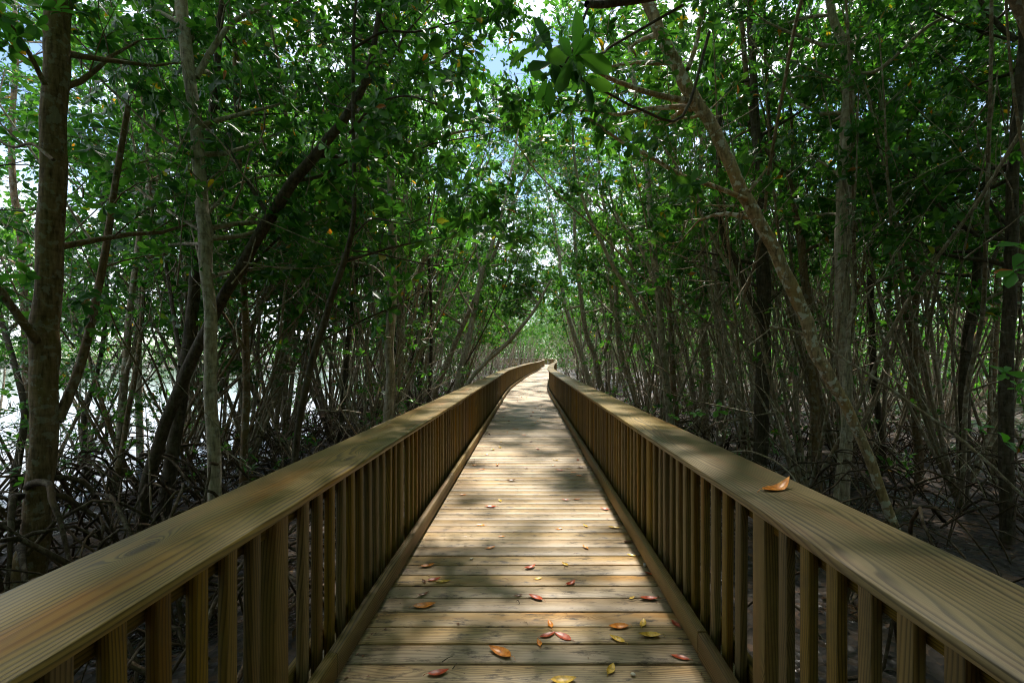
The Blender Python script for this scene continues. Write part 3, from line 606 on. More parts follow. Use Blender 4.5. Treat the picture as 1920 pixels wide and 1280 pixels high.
T("straight reddish-grey trunk with a knotty waist, nearest the walk on its left", [(728, 800, 21), (732, 700, 18), (730, 640, 18), (736, 530, 18), (735, 430, 17), (733, 350, 15), (729, 260, 15), (720, 170, 15), (713, 90, 15), (711, 30, 13)], 6.4, 6.4, "p", 7,
  [([(728, 530), (700, 500), (660, 490)], 6.4, 6.6, 6, 3, .8), ([(736, 560), (770, 530), (785, 500)], 6.4, 6.8, 8, 5, .3), ([(730, 300), (790, 270), (850, 250), (900, 240)], 6.4, 6.9, 8, 4, .9), ([(722, 180), (770, 130), (830, 110), (880, 60)], 6.4, 6.9, 8, 4, .5)], (3.4, 12, 1.0), 9.5, 5)
T("pinkish leaning trunk arching low over the left handrail where the walk bends", [(874, 724, 9), (884, 708, 9), (900, 690, 9), (918, 672, 8.5), (937, 656, 8), (957, 637, 8), (982, 607, 7), (1004, 578, 6), (1020, 548, 5), (1034, 522, 3.5)], 11, 12, "p", 8,
  [([(957, 637), (950, 610), (930, 590), (915, 565)], 11.5, 11.6, 3.5, 2, .5), ([(900, 690), (930, 655), (965, 640)], 11.2, 11.6, 2.5, 2, .0)], (3.2, 7, .7), 0, 5)
T("pale slender trunk fanning upward beside the walk, before the pinkish leaning one", [(846, 760, 13), (862, 700, 12), (878, 640, 11), (888, 590, 10), (902, 520, 9), (922, 460, 8), (940, 400, 6.5), (956, 330, 5), (968, 270, 4)], 11.5, 12.5, "p", 9, [([(888, 590), (860, 540), (840, 480), (838, 420)], 11.8, 12.2, 5, 2.5, .6), ([(902, 520), (890, 440), (900, 380)], 12, 12.6, 5, 3, .6)], (3.6, 9, .9), 9, 5)
T("twin of the fanning pale trunk, curving more steeply to the right over the walk", [(800, 770, 11), (822, 720, 11), (845, 665, 10), (868, 610, 9), (895, 550, 8), (925, 480, 7), (948, 420, 6), (975, 350, 5), (1000, 300, 3.5)], 12.5, 13.5, "g", 10, [([(868, 610), (800, 560), (760, 500)], 12.8, 12.4, 4, 2, .7)], (3.8, 8, .9), 9, 4)
T("grey trunk just behind the straight knotty-waisted tree on the left", [(742, 760, 17), (748, 690, 16), (752, 620, 16), (750, 540, 14), (756, 440, 12), (764, 330, 10), (766, 200, 8)], 10.3, 10.6, "g", 12, (), (3.4, 9, 1.0), 9.5, 5)
T("crooked mangrove with a hooked limb near the water, just right of the thickest trunk", [(165, 900, 20), (160, 840, 18), (158, 780, 14), (176, 720, 12), (190, 660, 10), (200, 560, 9), (196, 420, 8), (185, 300, 6)], 7.4, 7.8, "d", 13, [([(165, 830), (190, 850), (200, 800), (175, 740)], 7.4, 7.2, 9, 6, .3)], (2.3, 7, 1.0), 7, 9)
T("slender grey trunk with a paler patch, close left of the blackish leaning trunk", [(214, 980, 22), (222, 880, 20), (230, 760, 18), (238, 650, 16), (246, 560, 14), (262, 440, 12), (285, 300, 10), (292, 160, 9), (300, 40, 7)], 6.3, 6.8, "g", 14, [([(236, 700), (258, 620), (262, 540)], 6.4, 6.8, 10, 6, .4)], (2.4, 9, 1.0), 9, 8)
T("reddish slanting trunk rising left of the grey slender trunk by the water", [(185, 1010, 15), (206, 930, 17), (226, 860, 14), (236, 800, 12), (250, 720, 12), (262, 640, 10), (270, 540, 9), (286, 420, 8)], 6.0, 6.6, "b", 15, (), (2.3, 6, .8), 7, 6)
T("leaning trunk behind the thickest one, crossing its left side near the water", [(20, 960, 18), (34, 860, 18), (46, 780, 16), (32, 700, 14), (8, 620, 14), (-20, 520, 12)], 5.8, 6.4, "d", 16, (), (2.2, 8, 1.0), 7, 8)
T("pale trunk at the very left edge seen past the thickest one, high up", [(60, 950, 18), (52, 780, 17), (46, 600, 17), (40, 450, 17), (26, 360, 16), (22, 240, 14), (30, 120, 12), (28, 0, 10)], 8.4, 9, "b", 17, (), (2.6, 10, 1.1), 9.5, 6)
T("reddish trunk seen through leaves between the thickest and the mottled trunk, upper left", [(262, 940, 17), (262, 800, 16), (258, 640, 15), (262, 480, 15), (270, 330, 14), (288, 260, 13), (296, 180, 12), (298, 100, 10)], 9.3, 9.6, "p", 18, [([(296, 180), (312, 160), (320, 130)], 9.5, 9.6, 8, 5, .6)], (2.8, 10, 1.1), 9.5, 6)
T("pale broken-topped trunk standing near the water left of the slim straight trunk", [(536, 800, 17), (530, 720, 16), (534, 640, 15), (540, 560, 13), (538, 480, 11), (556, 430, 8)], 9.8, 10, "p", 19, [([(534, 600), (556, 560), (560, 520)], 9.8, 10, 7, 4, .4)], (2.6, 8, 1.0), 8.5, 6)
T("slim dark sapling left of the straight knotty-waisted tree, bending right near its top", [(640, 790, 11), (648, 700, 10), (652, 640, 9), (660, 580, 9), (668, 520, 8), (666, 440, 7), (672, 330, 6)], 8.8, 9.2, "d", 20, (), (2.6, 8, .9), 8, 5)
# right of the walk
T("long grey trunk leaning diagonally over the right-hand railing, blotched with pale lichen", [(1677, 990, 23), (1645, 900, 23), (1612, 815, 23), (1580, 750, 24), (1551, 700, 28), (1526, 655, 26), (1508, 590, 28), (1486, 545, 29), (1462, 490, 27), (1432, 430, 26), (1402, 378, 28), (1378, 330, 25), (1352, 270, 25), (1322, 215, 24), (1296, 180, 27), (1276, 140, 24), (1244, 75, 23), (1218, 15, 23), (1190, -60, 22)], 4.5, 4.6, "l", 30,
  [([(1400, 374), (1340, 350), (1280, 330), (1232, 302), (1166, 266), (1104, 222)], 4.5, 4.3, 11, 5, .7), ([(1296, 190), (1262, 185), (1210, 172), (1150, 150), (1118, 134)], 4.55, 4.0, 14, 6, .5), ([(1290, 130), (1306, 80), (1316, 20), (1320, -30)], 4.55, 4.7, 10, 7, .7), ([(1404, 360), (1420, 340), (1436, 318)], 4.5, 4.6, 8, 5, 0), ([(1384, 386), (1350, 386), (1335, 385)], 4.5, 4.4, 5, 3, .4)], (3.4, 7, .9), 6.4, 6, "near", .9, lean=(-.5, .2))
T("tall straight grey trunk right of the lichened leaning one, kinked near its top", [(1580, 945, 28), (1586, 840, 27), (1588, 740, 26), (1580, 640, 29), (1578, 520, 30), (1580, 430, 31), (1580, 340, 26), (1584, 260, 25), (1590, 180, 24), (1588, 100, 22), (1572, 60, 18), (1558, 20, 17), (1552, -30, 16)], 6.0, 6.2, "p", 31,
  [([(1592, 110), (1615, 75), (1632, 60)], 6.1, 6.3, 7, 4, .6), ([(1580, 335), (1550, 310), (1520, 295)], 6.1, 6.4, 7, 4, .9), ([(1590, 135), (1640, 135), (1690, 95), (1740, 50), (1800, 20)], 6.1, 5.6, 8, 9, .9)], (2.9, 10, 1.0), 9, 6)
T("thin silvery pole leaning against the tall straight grey trunk", [(1570, 905, 11), (1580, 820, 11), (1585, 700, 10), (1592, 620, 9), (1600, 540, 7), (1590, 450, 6), (1596, 380, 5), (1588, 330, 4)], 5.7, 5.9, "p", 32, (), (2.4, 3, .6), 0, 3)
T("dark brown trunk left of the lichened leaning one, very straight and thick", [(1424, 890, 31), (1427, 800, 30), (1430, 700, 29), (1432, 600, 29), (1430, 500, 28), (1424, 400, 26), (1420, 310, 22), (1416, 220, 18), (1410, 100, 15), (1405, 0, 12)], 6.9, 7.1, "d", 33, [([(1424, 610), (1400, 540), (1385, 500), (1362, 460), (1350, 400), (1347, 300), (1350, 180)], 6.9, 7.3, 17, 9, .7)], (2.9, 10, 1.0), 9.5, 6)
T("olive-brown trunk between the dark thick trunk and the lichened leaning one", [(1532, 900, 20), (1530, 800, 20), (1525, 700, 19), (1518, 600, 18), (1508, 510, 17), (1498, 430, 16), (1482, 350, 16), (1450, 295, 15), (1422, 250, 13), (1404, 180, 11), (1394, 80, 10), (1388, 0, 8)], 6.6, 7.4, "b", 34, [([(1446, 290), (1440, 200), (1436, 100), (1432, 10)], 7.1, 7.4, 10, 7, .8), ([(1484, 360), (1486, 260), (1478, 150), (1475, 60)], 7.1, 7.2, 7, 5, .8)], (2.8, 10, 1.0), 9, 6)
T("pair-stemmed slender grey tree rising from one foot beside the right handrail, past its middle", [(1258, 800, 17), (1250, 730, 16), (1243, 660, 15), (1236, 570, 14), (1228, 490, 13), (1220, 400, 12), (1212, 310, 11), (1198, 220, 10), (1186, 130, 9), (1172, 40, 8)], 8.4, 8.8, "p", 35, [([(1250, 720), (1222, 640), (1190, 565), (1150, 500), (1128, 455), (1100, 395), (1080, 320), (1073, 240)], 8.4, 8.4, 10, 5, .6), ([(1236, 560), (1216, 500), (1192, 450), (1166, 420), (1148, 380), (1140, 340)], 8.5, 8.7, 8, 4, .6), ([(1226, 480), (1222, 380), (1206, 280)], 8.5, 9, 7, 5, .6)], (3.0, 10, 1.0), 9.5, 5)
T("rust-tinted slender trunk close right of the pair-stemmed tree", [(1268, 780, 11), (1262, 700, 11), (1258, 620, 10), (1254, 540, 10), (1262, 460, 9), (1262, 350, 8), (1268, 220, 7)], 10.2, 10.6, "b", 36, (), (2.8, 8, 1.0), 9, 4)
T("dark trunk near the photo's right edge, topmost part forking at the upper corner", [(1886, 1060, 34), (1888, 900, 33), (1886, 760, 32), (1890, 620, 30), (1896, 500, 29), (1898, 380, 27), (1903, 260, 26), (1914, 140, 26), (1920, 60, 24), (1916, -20, 22)], 5.0, 5.1, "d", 37, [([(1906, 75), (1880, 55), (1850, 20), (1830, -20)], 5.1, 5.3, 14, 12, .6), ([(1904, 78), (1860, 65), (1800, 45), (1740, 15), (1705, -10)], 5.1, 5.4, 7, 5, .7)], (2.5, 9, 1.0), 8, 7, "near")
T("dark upright trunk with a broad foot, second from the right edge of the stand", [(1800, 1010, 30), (1806, 900, 28), (1808, 780, 26), (1812, 650, 24), (1826, 560, 22), (1838, 450, 20), (1852, 330, 18), (1856, 200, 16), (1850, 60, 14)], 6.2, 6.6, "d", 38, [([(1812, 660), (1838, 560), (1850, 520), (1880, 440)], 6.2, 6.8, 14, 8, .5)], (2.3, 10, 1.0), 9, 7)
T("reddish dark trunk in the shaded right stand, splitting in two at mid height", [(1722, 990, 20), (1724, 880, 20), (1716, 760, 19), (1712, 640, 18), (1718, 540, 15), (1704, 460, 13), (1700, 340, 11), (1706, 200, 9)], 6.9, 7.2, "b", 39, [([(1714, 650), (1694, 560), (1688, 470), (1680, 380), (1690, 250)], 6.9, 7.4, 13, 8, .6)], (2.3, 10, 1.0), 9, 7)
T("charcoal trunk immediately right of the tall straight grey one, slightly bowed", [(1662, 930, 15), (1652, 820, 15), (1640, 720, 15), (1634, 620, 15), (1632, 520, 14), (1636, 420, 13), (1642, 320, 11), (1650, 180, 9)], 7.6, 7.8, "d", 40, (), (2.5, 9, 1.0), 9, 6)
T("mossy trunk with orange bark patches under the upper right foliage", [(1860, 950, 17), (1858, 820, 17), (1862, 700, 16), (1870, 560, 15), (1872, 420, 15), (1862, 300, 14), (1858, 220, 12), (1840, 100, 10)], 8.2, 8.4, "b", 41, (), (2.5, 10, 1.1), 9, 6)
T("pale peeling stem in the right stand, right of the charcoal bowed trunk", [(1775, 940, 12), (1770, 820, 11), (1760, 720, 11), (1745, 620, 11), (1736, 560, 10), (1728, 500, 9), (1722, 420, 7)], 7.8, 8.2, "p", 42, [([(1745, 620), (1720, 590), (1688, 590)], 7.8, 7.6, 5, 3, .3)], (2.4, 7, 1.0), 8.5, 4)
T("slim pale stem with orange tint left of the olive-brown trunk", [(1494, 900, 10), (1496, 800, 10), (1490, 700, 10), (1494, 620, 9), (1492, 540, 8), (1484, 440, 7)], 8.4, 8.6, "p", 43, (), (2.6, 7, .9), 8.5, 4)
T("grey-brown trunk seen right behind the dark thick straight one", [(1352, 850, 18), (1350, 760, 17), (1352, 660, 16), (1346, 560, 14), (1340, 450, 13), (1342, 330, 12), (1340, 200, 10)], 9.4, 9.6, "g", 44, (), (2.7, 10, 1.1), 9.5, 5)
T("lichened grey stem with a side branch left of the dark thick trunk, behind the handrail", [(1325, 835, 17), (1322, 760, 16), (1326, 680, 15), (1318, 600, 13), (1322, 500, 12), (1310, 400, 10), (1316, 260, 9)], 10.6, 10.8, "g", 45, (), (2.7, 10, 1.1), 9.5, 5)
T("curving pale-topped trunk leaning left over the walk on its right side, at the bend", [(1112, 745, 11), (1100, 700, 10.5), (1088, 660, 10), (1074, 620, 9), (1062, 580, 8), (1052, 530, 7), (1048, 470, 6), (1035, 400, 4.5)], 14.5, 15.5, "p", 46, [([(1088, 660), (1110, 610), (1120, 560)], 14.6, 15, 5, 3, .6)], (3.4, 9, 1.0), 9, 4)
T("two-toned trunk forking low, just right of the bend and beside the curving one", [(1136, 770, 12), (1124, 712, 12), (1114, 665, 11), (1098, 620, 9), (1090, 560, 8), (1080, 480, 7), (1076, 400, 6)], 13.0, 13.4, "g", 47, [([(1118, 690), (1140, 640), (1146, 580), (1140, 500)], 13, 13.3, 8, 4, .6)], (3.2, 9, 1.0), 9, 4)
T("bent grey trunk right of the low-forking one, arching toward the walk", [(1200, 800, 12), (1190, 740, 12), (1172, 690, 11), (1160, 640, 10), (1156, 560, 9), (1150, 480, 8), (1136, 400, 7)], 11.4, 12, "g", 48, [([(1172, 690), (1186, 640), (1196, 560)], 11.5, 12, 8, 5, .5)], (3.0, 10, 1.0), 9.5, 4)
# poles and low shoots
def stick(label, pts, Z0, Z1, w0, w1, mat, name="fallen_branch", cat="branch", sprig=()):
    P, r = trace(pts, Z0, Z1, w0, w1); S = smooth_path(np.column_stack([P, r]), 5); root = tag(empty(name, P[0]), label, cat)
    mb = MB(); tube(mb, S[:, :3], S[:, 3], 8, .06); mb.obj("stem", M[mat], root, True, P[0])
    for (x, y, Z, ln, n) in sprig:
        lb = MB(); rg = np.random.default_rng(int(x)); p = px(x, y, Z); tube(lb, np.array([S[-1, :3] if len(sprig) == 1 else p - [0, 0, .05], p]), .003, 4); rosettes(lb, [p], [[rg.normal(0, .3), -.4, .8]], rg, n, ln, "near"); lb.obj("leaf_whorl", M["leaf_fresh"], root, False, P[0])
    return root
stick("long pale pole sloping down to the lower right behind the lichened leaning trunk", [(1442, 612), (1500, 624), (1540, 645), (1590, 678), (1650, 715), (1720, 765), (1790, 815), (1850, 865), (1925, 935), (2000, 990)], 5.2, 4.0, 6, 9, "bark_grey")
stick("white arching dead root behind the right-hand handrail", [(1372, 847), (1405, 846), (1440, 858), (1466, 874), (1490, 900), (1500, 940)], 5.6, 5.2, 4, 4, "bark_pale", "dead_root", "root")
stick("low shoot with two bright green whorls poking above the right handrail", [(1285, 806), (1300, 795), (1320, 778)], 5.3, 5.2, 3, 2, "bark_pale", "mangrove_shoot", "plant", ((1306, 772, 5.2, .12, 7), (1346, 768, 5.2, .11, 4), (1262, 778, 5.3, .11, 5)))
stick("horizontal twig with fresh green leaves entering from the right edge, upper one", [(1960, 712), (1920, 708), (1880, 706), (1850, 705)], 3.6, 3.6, 6, 3, "bark_dark", "leafy_twig", "branch", ((1885, 696, 3.6, .10, 6), (1908, 720, 3.5, .09, 5)))
stick("leafy twig with a brighter pair of leaves below the horizontal one at the right edge", [(1965, 826), (1920, 822), (1880, 815), (1840, 810)], 3.4, 3.4, 5, 3, "bark_dark", "leafy_twig", "branch", ((1838, 800, 3.4, .10, 5), (1890, 822, 3.3, .13, 7)))
stick("twig with drooping dark leaves entering at the right edge at mid height", [(1980, 470), (1940, 480), (1905, 500)], 2.7, 2.7, 6, 3, "bark_dark", "leafy_twig", "branch", ((1900, 500, 2.7, .13, 8), (1925, 455, 2.7, .12, 6)))
# overhanging branches close to the camera, carried by a tree right of the frame
def overhang(label, base, limbs, bark, seed, ln, whorls, name="mangrove_tree"):
    rg = np.random.default_rng(seed); org = np.array([base[0], base[1], GZ]); root = tag(empty(name, org), label, "tree")
    top = trace(limbs[0][0], limbs[0][1], limbs[0][2], limbs[0][3], limbs[0][4])[0][0]
    P = np.array([[base[0], base[1], GZ - .1], [base[0] * .97 + .02 * top[0], base[1], 1.0], [(base[0] + top[0]) / 2 + .2 * np.sign(base[0]), (base[1] + top[1]) / 2, max(2.2, top[2] * .7)], top])
    S = smooth_path(np.column_stack([P, [.085, .07, .05, .022]]), 6); mb = MB(); tube(mb, S[:, :3], S[:, 3], 12, .03); mb.obj("trunk", M[bark], root, True, org)
    wood, lf = MB(), MB()
    for lm in limbs:
        Pl, rl = trace(*lm[:5]); Sl = smooth_path(np.column_stack([Pl, rl]), 4); l2 = MB(); tube(l2, Sl[:, :3], Sl[:, 3], 8, .05); l2.obj("limb", M[bark], root, True, org)
        if lm[5]: grow(wood, lf, Sl[::2, :3], Sl[0, 3], rg, lm[5], ln, "near", .15, (.12, .35), keepout=False, cnt=8)
    for x, y, Z, n, l_, dx, dy, dz in whorls: rosettes(lf, [px(x, y, Z)], [[dx, dy, dz]], rg, n, l_, "near")
    lf.join(wood, 1); lf.obj("crown", [M["leaf"], M[bark]], root, False, org)
overhang("tree reaching in from the right, its big dark leaf whorls hanging at the top centre", (6.5, 2.2), [([(1560, -170), (1420, -80), (1280, -20), (1150, 6), (1100, 8)], 3.2, 2.6, 22, 13, 0), ([(1105, 10), (1090, 45), (1075, 90), (1060, 118)], 2.6, 2.4, 6, 3, 0), ([(1330, 60), (1280, 218), (1200, 205), (1140, 175), (1090, 150), (1045, 120)], 3.0, 2.4, 7, 3, 0), ([(1280, 10), (1150, 85), (1130, 100), (1080, 105)], 2.8, 2.4, 6, 3, 0)], "bark_dark", 60, .17,
  [(1002, 80, 2.45, 7, .165, -.3, -.5, .5), (1040, 108, 2.45, 8, .17, .3, -.6, .2), (1078, 105, 2.4, 8, .165, .4, -.5, -.1), (1030, 150, 2.5, 6, .15, .2, -.5, -.7), (1100, 150, 2.5, 7, .15, .5, -.4, -.3)])
# ------------------------------------------------------------------ the stand of mangroves on both sides: kinds that are copied
def stand_tree(seed, hgt, r0, bark, zc, nl, lean=0.5, dens=.8, ln=.115, bare=.1, snags=4):
    rg = np.random.default_rng(seed); root = empty("mangrove_tree"); n = 9; P = [np.array([0, 0, GZ - .25 - GZ])]
    d = np.array([rg.normal(0, .10) + .13 * lean, rg.normal(0, .10), 1.0])
    for k in range(n): d = norm(d + np.array([rg.normal(0, .10) + .06 * lean, rg.normal(0, .10), .10])); P.append(P[-1] + d * hgt / n)
    r0 *= .8; zc = zc + .9; S = smooth_path(np.column_stack([P, r0 * np.linspace(1.15, .25, n + 1)]), 4); S[0, 3] *= 1.4
    tr, wood, lf = MB(), MB(), MB(); tube(tr, S[:, :3], S[:, 3], 8, .04); stems = []
    for _ in range(int(rg.integers(3, 7)) + (3 if nl < 10 else 0)):      # slim companion stems springing from the same foot
        a = rg.uniform(0, 6.28); Q = wander([0, 0, .0], [math.cos(a) * .42, math.sin(a) * .42, 1.0], hgt * rg.uniform(.55, .9), 9, rg, .06, .08); Q = smooth_path(Q, 2)
        tube(tr, Q, np.linspace(rg.uniform(.018, .034), .006, len(Q)), 6, .05); stems.append(Q)
    if rg.uniform() < .6:   # a fork
        i_ = int(len(S) * rg.uniform(.12, .4)); Q = wander(S[i_, :3], [rg.normal(0, .6), rg.normal(0, .6), 1.0], hgt * .6, 8, rg, .09, .04); tube(tr, Q, np.linspace(S[i_, 3] * .75, .012, 9), 7, .04); forks = [Q]
    else: forks = []
    for _ in range(snags):     # bare dead side branches low down
        i_ = int(len(S) * rg.uniform(.15, .5)); a = rg.uniform(0, 6.28); Q = wander(S[i_, :3], [math.cos(a), math.sin(a), rg.uniform(.1, 1.1)], rg.uniform(.5, 1.8), 5, rg, .2, .03); tube(wood, Q, np.linspace(.012, .003, 6), 4)
        for _2 in range(3): j_ = rg.integers(2, 6); tube(wood, wander(Q[j_], norm(Q[j_] - Q[j_ - 1]) + rg.normal(0, .6, 3), rg.uniform(.2, .6), 3, rg, .25), np.array([.005, .004, .003, .002]), 3)
    hi = np.where(S[:, 2] > zc)[0]
    for k in range(int(nl * .92)):
        a = rg.uniform(0, 6.28); src = S[hi[int(rg.uniform(0, .999) * len(hi))]]
        if forks and rg.uniform() < .3: src = np.append(forks[0][rg.integers(3, 9)], .02)
        elif rg.uniform() < .45: Q0 = stems[rg.integers(len(stems))]; Q0 = Q0[Q0[:, 2] > zc * .8]; src = np.append(Q0[rg.integers(len(Q0))], .018) if len(Q0) else src
        Q = wander(src[:3], [math.cos(a) + .3 * lean, math.sin(a), rg.uniform(0, .8)], rg.uniform(.8, 1.9), 5, rg, .2, .06); tube(wood, Q, np.linspace(min(src[3] * .5, .022), .004, 6), 5)
        grow(wood, lf, Q, .015, rg, dens, ln, "mid", .2, bare=bare, keepout=False, cnt=8, extra=2)
    Q = MB()
    tr.obj("trunk", M[BARK[bark]], root, True); lf.join(wood, 1); lf.obj("crown", [M["leaf"], M[BARK[bark]]], root)
    prop_roots_local = MB(); prop_roots(prop_roots_local, (0, 0, 0), r0 * .8, 6, rg, (.35, .9), .7)
    for v in prop_roots_local.v: v[:, 2] -= GZ
    prop_roots_local.obj("prop_roots", M["root"], root, True)
    return root
protos = [stand_tree(100 + k, h, r, b, zc, nl, le, de) for k, (h, r, b, zc, nl, le, de) in enumerate([
    (9.0, .070, "g", 3.2, 17, .8, .85), (8.2, .055, "p", 2.8, 15, .5, .85), (10.0, .085, "b", 4.0, 18, .6, .9), (7.4, .045, "g", 2.2, 15, 1.1, .8), (9.4, .060, "d", 3.4, 17, .2, .9),
    (8.6, .050, "p", 3.6, 15, 1.3, .85), (6.4, .035, "g", 1.7, 14, .5, .8), (10.4, .075, "g", 4.4, 18, .1, .95), (5.0, .028, "b", 1.3, 12, .7, .8), (9.0, .042, "p", 4.6, 9, .4, .7), (8.4, .036, "g", 4.2, 8, .9, .7)])]
used = [False] * len(protos)
def copy_tree(o):
    c = o.copy(); col.objects.link(c)
    for ch in list(o.children): d = ch.copy(); d.parent = c; d.matrix_parent_inverse = ch.matrix_parent_inverse.copy(); col.objects.link(d)
    return c
def place(k, x, y, rz, sc, label, group):
    if not used[k]: o = protos[k]; used[k] = True
    else: o = copy_tree(protos[k])
    o.location = (x, y, float(ground_z(x, y)) if x > shore(y) - 1.5 else WZ - .1); o.rotation_euler = (0, 0, rz); o.scale = (sc, sc, sc); tag(o, label, "tree", group)
rg = np.random.default_rng(5); spots = []
def far_enough(x, y, dmin): return all((x - a) ** 2 + (y - b) ** 2 > dmin ** 2 for a, b in spots)
def scatter(n, xr, yr, label, group, dmin, kinds, clear=2.0, pull=1.0, scr=(.85, 1.15), ypow=1.0):
    got = 0; tries = 0
    while got < n and tries < n * 60:
        tries += 1; y = yr[0] + (yr[1] - yr[0]) * rg.uniform() ** ypow; x = rg.uniform(*xr)
        c = float(cx_at(y)) if y < 73 else -999
        if abs(x - c) < clear or x < float(shore(y)) - .3: continue
        if y > 64 and abs(y - 76) < 2.6 and x < 5: continue
        if not far_enough(x, y, dmin): continue
        spots.append((x, y)); got += 1
        toward = math.pi if x > c else 0.0      # lean over the walk
        place(int(rg.choice(kinds)), x, y, toward + rg.normal(0, .5 if abs(x - c) < 3.6 and y > 26 else 1.25) * pull, rg.uniform(*scr), label, group)
    return got
A = list(range(9))
for x, y, k, rz in ((3.4, 1.0, 0, 3.0), (5.2, 3.4, 2, 2.2), (2.7, -1.6, 7, 3.4), (5.4, -.6, 4, 3.0), (7.2, 1.6, 2, 2.5), (8.6, 5.2, 7, 3.1), (4.4, -4, 2, 3), (-3.4, -1.2, 7, .2), (-2.8, -2.4, 0, 0.4), (-6.4, .6, 4, -.4), (-5.4, -1.2, 2, 0), (7.0, 6.8, 0, 3.3), (2.5, -5, 0, 2.8), (7.5, -3.5, 7, 3), (3.4, -8, 2, 3), (-3.6, -6.5, 7, 0), (6, -9, 0, 3), (-5.8, -5, 2, .3), (1.9, -11, 7, 2), (-2.2, -10.5, 2, .5), (10, -2, 2, 3), (10.5, 2.8, 7, 3), (9.5, -7, 0, 2.6)):
    spots.append((x, y)); place(k, x, y, rz, rg.uniform(.92, 1.05), "mangrove added beside the near end of the walk so its crown shades the handrails from above", "mangroves added to shade the near end of the walk")  # added mostly out of frame, for the shade their crowns throw on the near rails
g1 = scatter(34, (-6.2, -1.95), (9.5, 34), "grey mangrove stem in the thicket between the left railing and the water", "mangroves between the left railing and the water", .75, A, 2.3)
g2 = scatter(62, (2.2, 13), (9.5, 36), "slender mangrove stem standing among many alike in the shaded stand behind the right railing", "mangroves in the stand behind the right railing", .8, A, 2.3)
g2 += scatter(24, (2.8, 12), (6.2, 16), "slender mangrove stem standing among many alike in the shaded stand behind the right railing", "mangroves in the stand behind the right railing", .7, [9, 10], 2.6)
g1 += scatter(12, (-6, -2.8), (7.5, 16), "grey mangrove stem in the thicket between the left railing and the water", "mangroves between the left railing and the water", .6, [9, 10], 2.6)
for x, y, k, rz in ((-7.6, 7.0, 8, 1), (-8.4, 8.6, 6, 2), (-7.9, 10.2, 0, 0), (-10.5, 11, 6, 4), (-9.4, 12.6, 5, 1), (-12.2, 13.5, 6, 5), (-9.0, 15, 8, 2), (-11.6, 9.8, 6, 3)):
    spots.append((x, y)); place(k, x, y, rz, 1.05, "bushy mangrove standing in the shallow water beyond the left bank, against the glare", "mangroves standing in the shallow water")
g1 += scatter(20, (-6.8, -4.9), (6.5, 17), "grey mangrove stem in the thicket between the left railing and the water", "mangroves between the left railing and the water", .6, [1, 5, 6, 8, 8, 6])
g3 = scatter(56, (-9, 9), (32, 66), "distant mangrove flanking the walk where it bends out of sight", "distant mangroves around the bend of the walk", 1.0, [0, 1, 2, 3, 4, 5, 7], 1.8)
g4 = scatter(24, (-14, 22), (66, 105), "remote mangrove behind the far turn of the railing", "remote mangroves beyond the far turn", 1.5, [0, 2, 4, 7], 2.2, scr=(1.0, 1.3))
g5 = scatter(14, (12, 30), (8, 60), "mangrove deep in the dark woods far out to the right", "mangroves deep in the woods on the right", 1.6, [0, 2, 4, 7], scr=(1.0, 1.25))
for i_, u_ in enumerate(used):
    if not u_:
        for ch in list(protos[i_].children): bpy.data.objects.remove(ch)
        bpy.data.objects.remove(protos[i_])
print("placed", g1, g2, g3, g4, g5)
# ------------------------------------------------------------------ stuff: roots, litter, undergrowth, woods on the far shore
rg = np.random.default_rng(77)
def root_tangle(n, xf, yr, name, label):
    mb = MB()
    for _ in range(n):
        y = rg.uniform(*yr); x = xf(y); a = rg.uniform(0, 6.28); L_ = rg.uniform(.4, 1.5); h = rg.uniform(.12, .75); k = 7; t = np.linspace(0, 1, k); r_ = rg.uniform(.006, .022)
        z = GZ - .1 + h * np.sin(np.pi * (t * .8 + .2)) * 1.2 + rg.normal(0, .015, k)
        P = np.column_stack([x + np.cos(a) * (t - .5) * L_ + rg.normal(0, .02, k), y + np.sin(a) * (t - .5) * L_ + rg.normal(0, .02, k), z])
        if (np.abs(P[:, 0] - cx_at(P[:, 1])) < 1.1).any(): continue
        tube(mb, P, np.linspace(r_, r_ * .5, k), 5, .08)
    return tag(mb.obj(name, M["root"], smooth=True), label, "roots", kind="stuff")
root_tangle(1150, lambda y: rg.uniform(float(shore(y)) - .6, -1.3), (1.5, 20), "root_tangle", "dense tangle of brown arching prop roots between the left railing and the water")
root_tangle(520, lambda y: rg.uniform(1.3, 8 + y * .25), (1.2, 20), "root_tangle", "tangle of thin arching roots on the dark mud behind the right railing")
def bare_thicket():   # fine dead twigs between the trunks
    mb = MB()
    for _ in range(2600):
        y = 4.5 + 32 * rg.uniform() ** 1.3; side = rg.uniform() < .42; x = rg.uniform(float(shore(y)) + .3, -1.5) if side else rg.uniform(1.7, 5 + y * .35)
        if abs(x - cx_at(y)) < 1.5: continue
        z = rg.uniform(-.4, 3.6); Q = wander([x, y, z], [rg.normal(0, .8), rg.normal(0, .6), rg.uniform(.1, 1.4)], rg.uniform(.5, 1.7), 5, rg, .2, .02); tube(mb, Q, np.linspace(rg.uniform(.004, .011), .0022, 6), 4)
    tag(mb.obj("dead_twigs", M["bark_grey"], smooth=True), "fine grey dead twigs filling the space between the trunks", "twigs", kind="stuff")
bare_thicket()
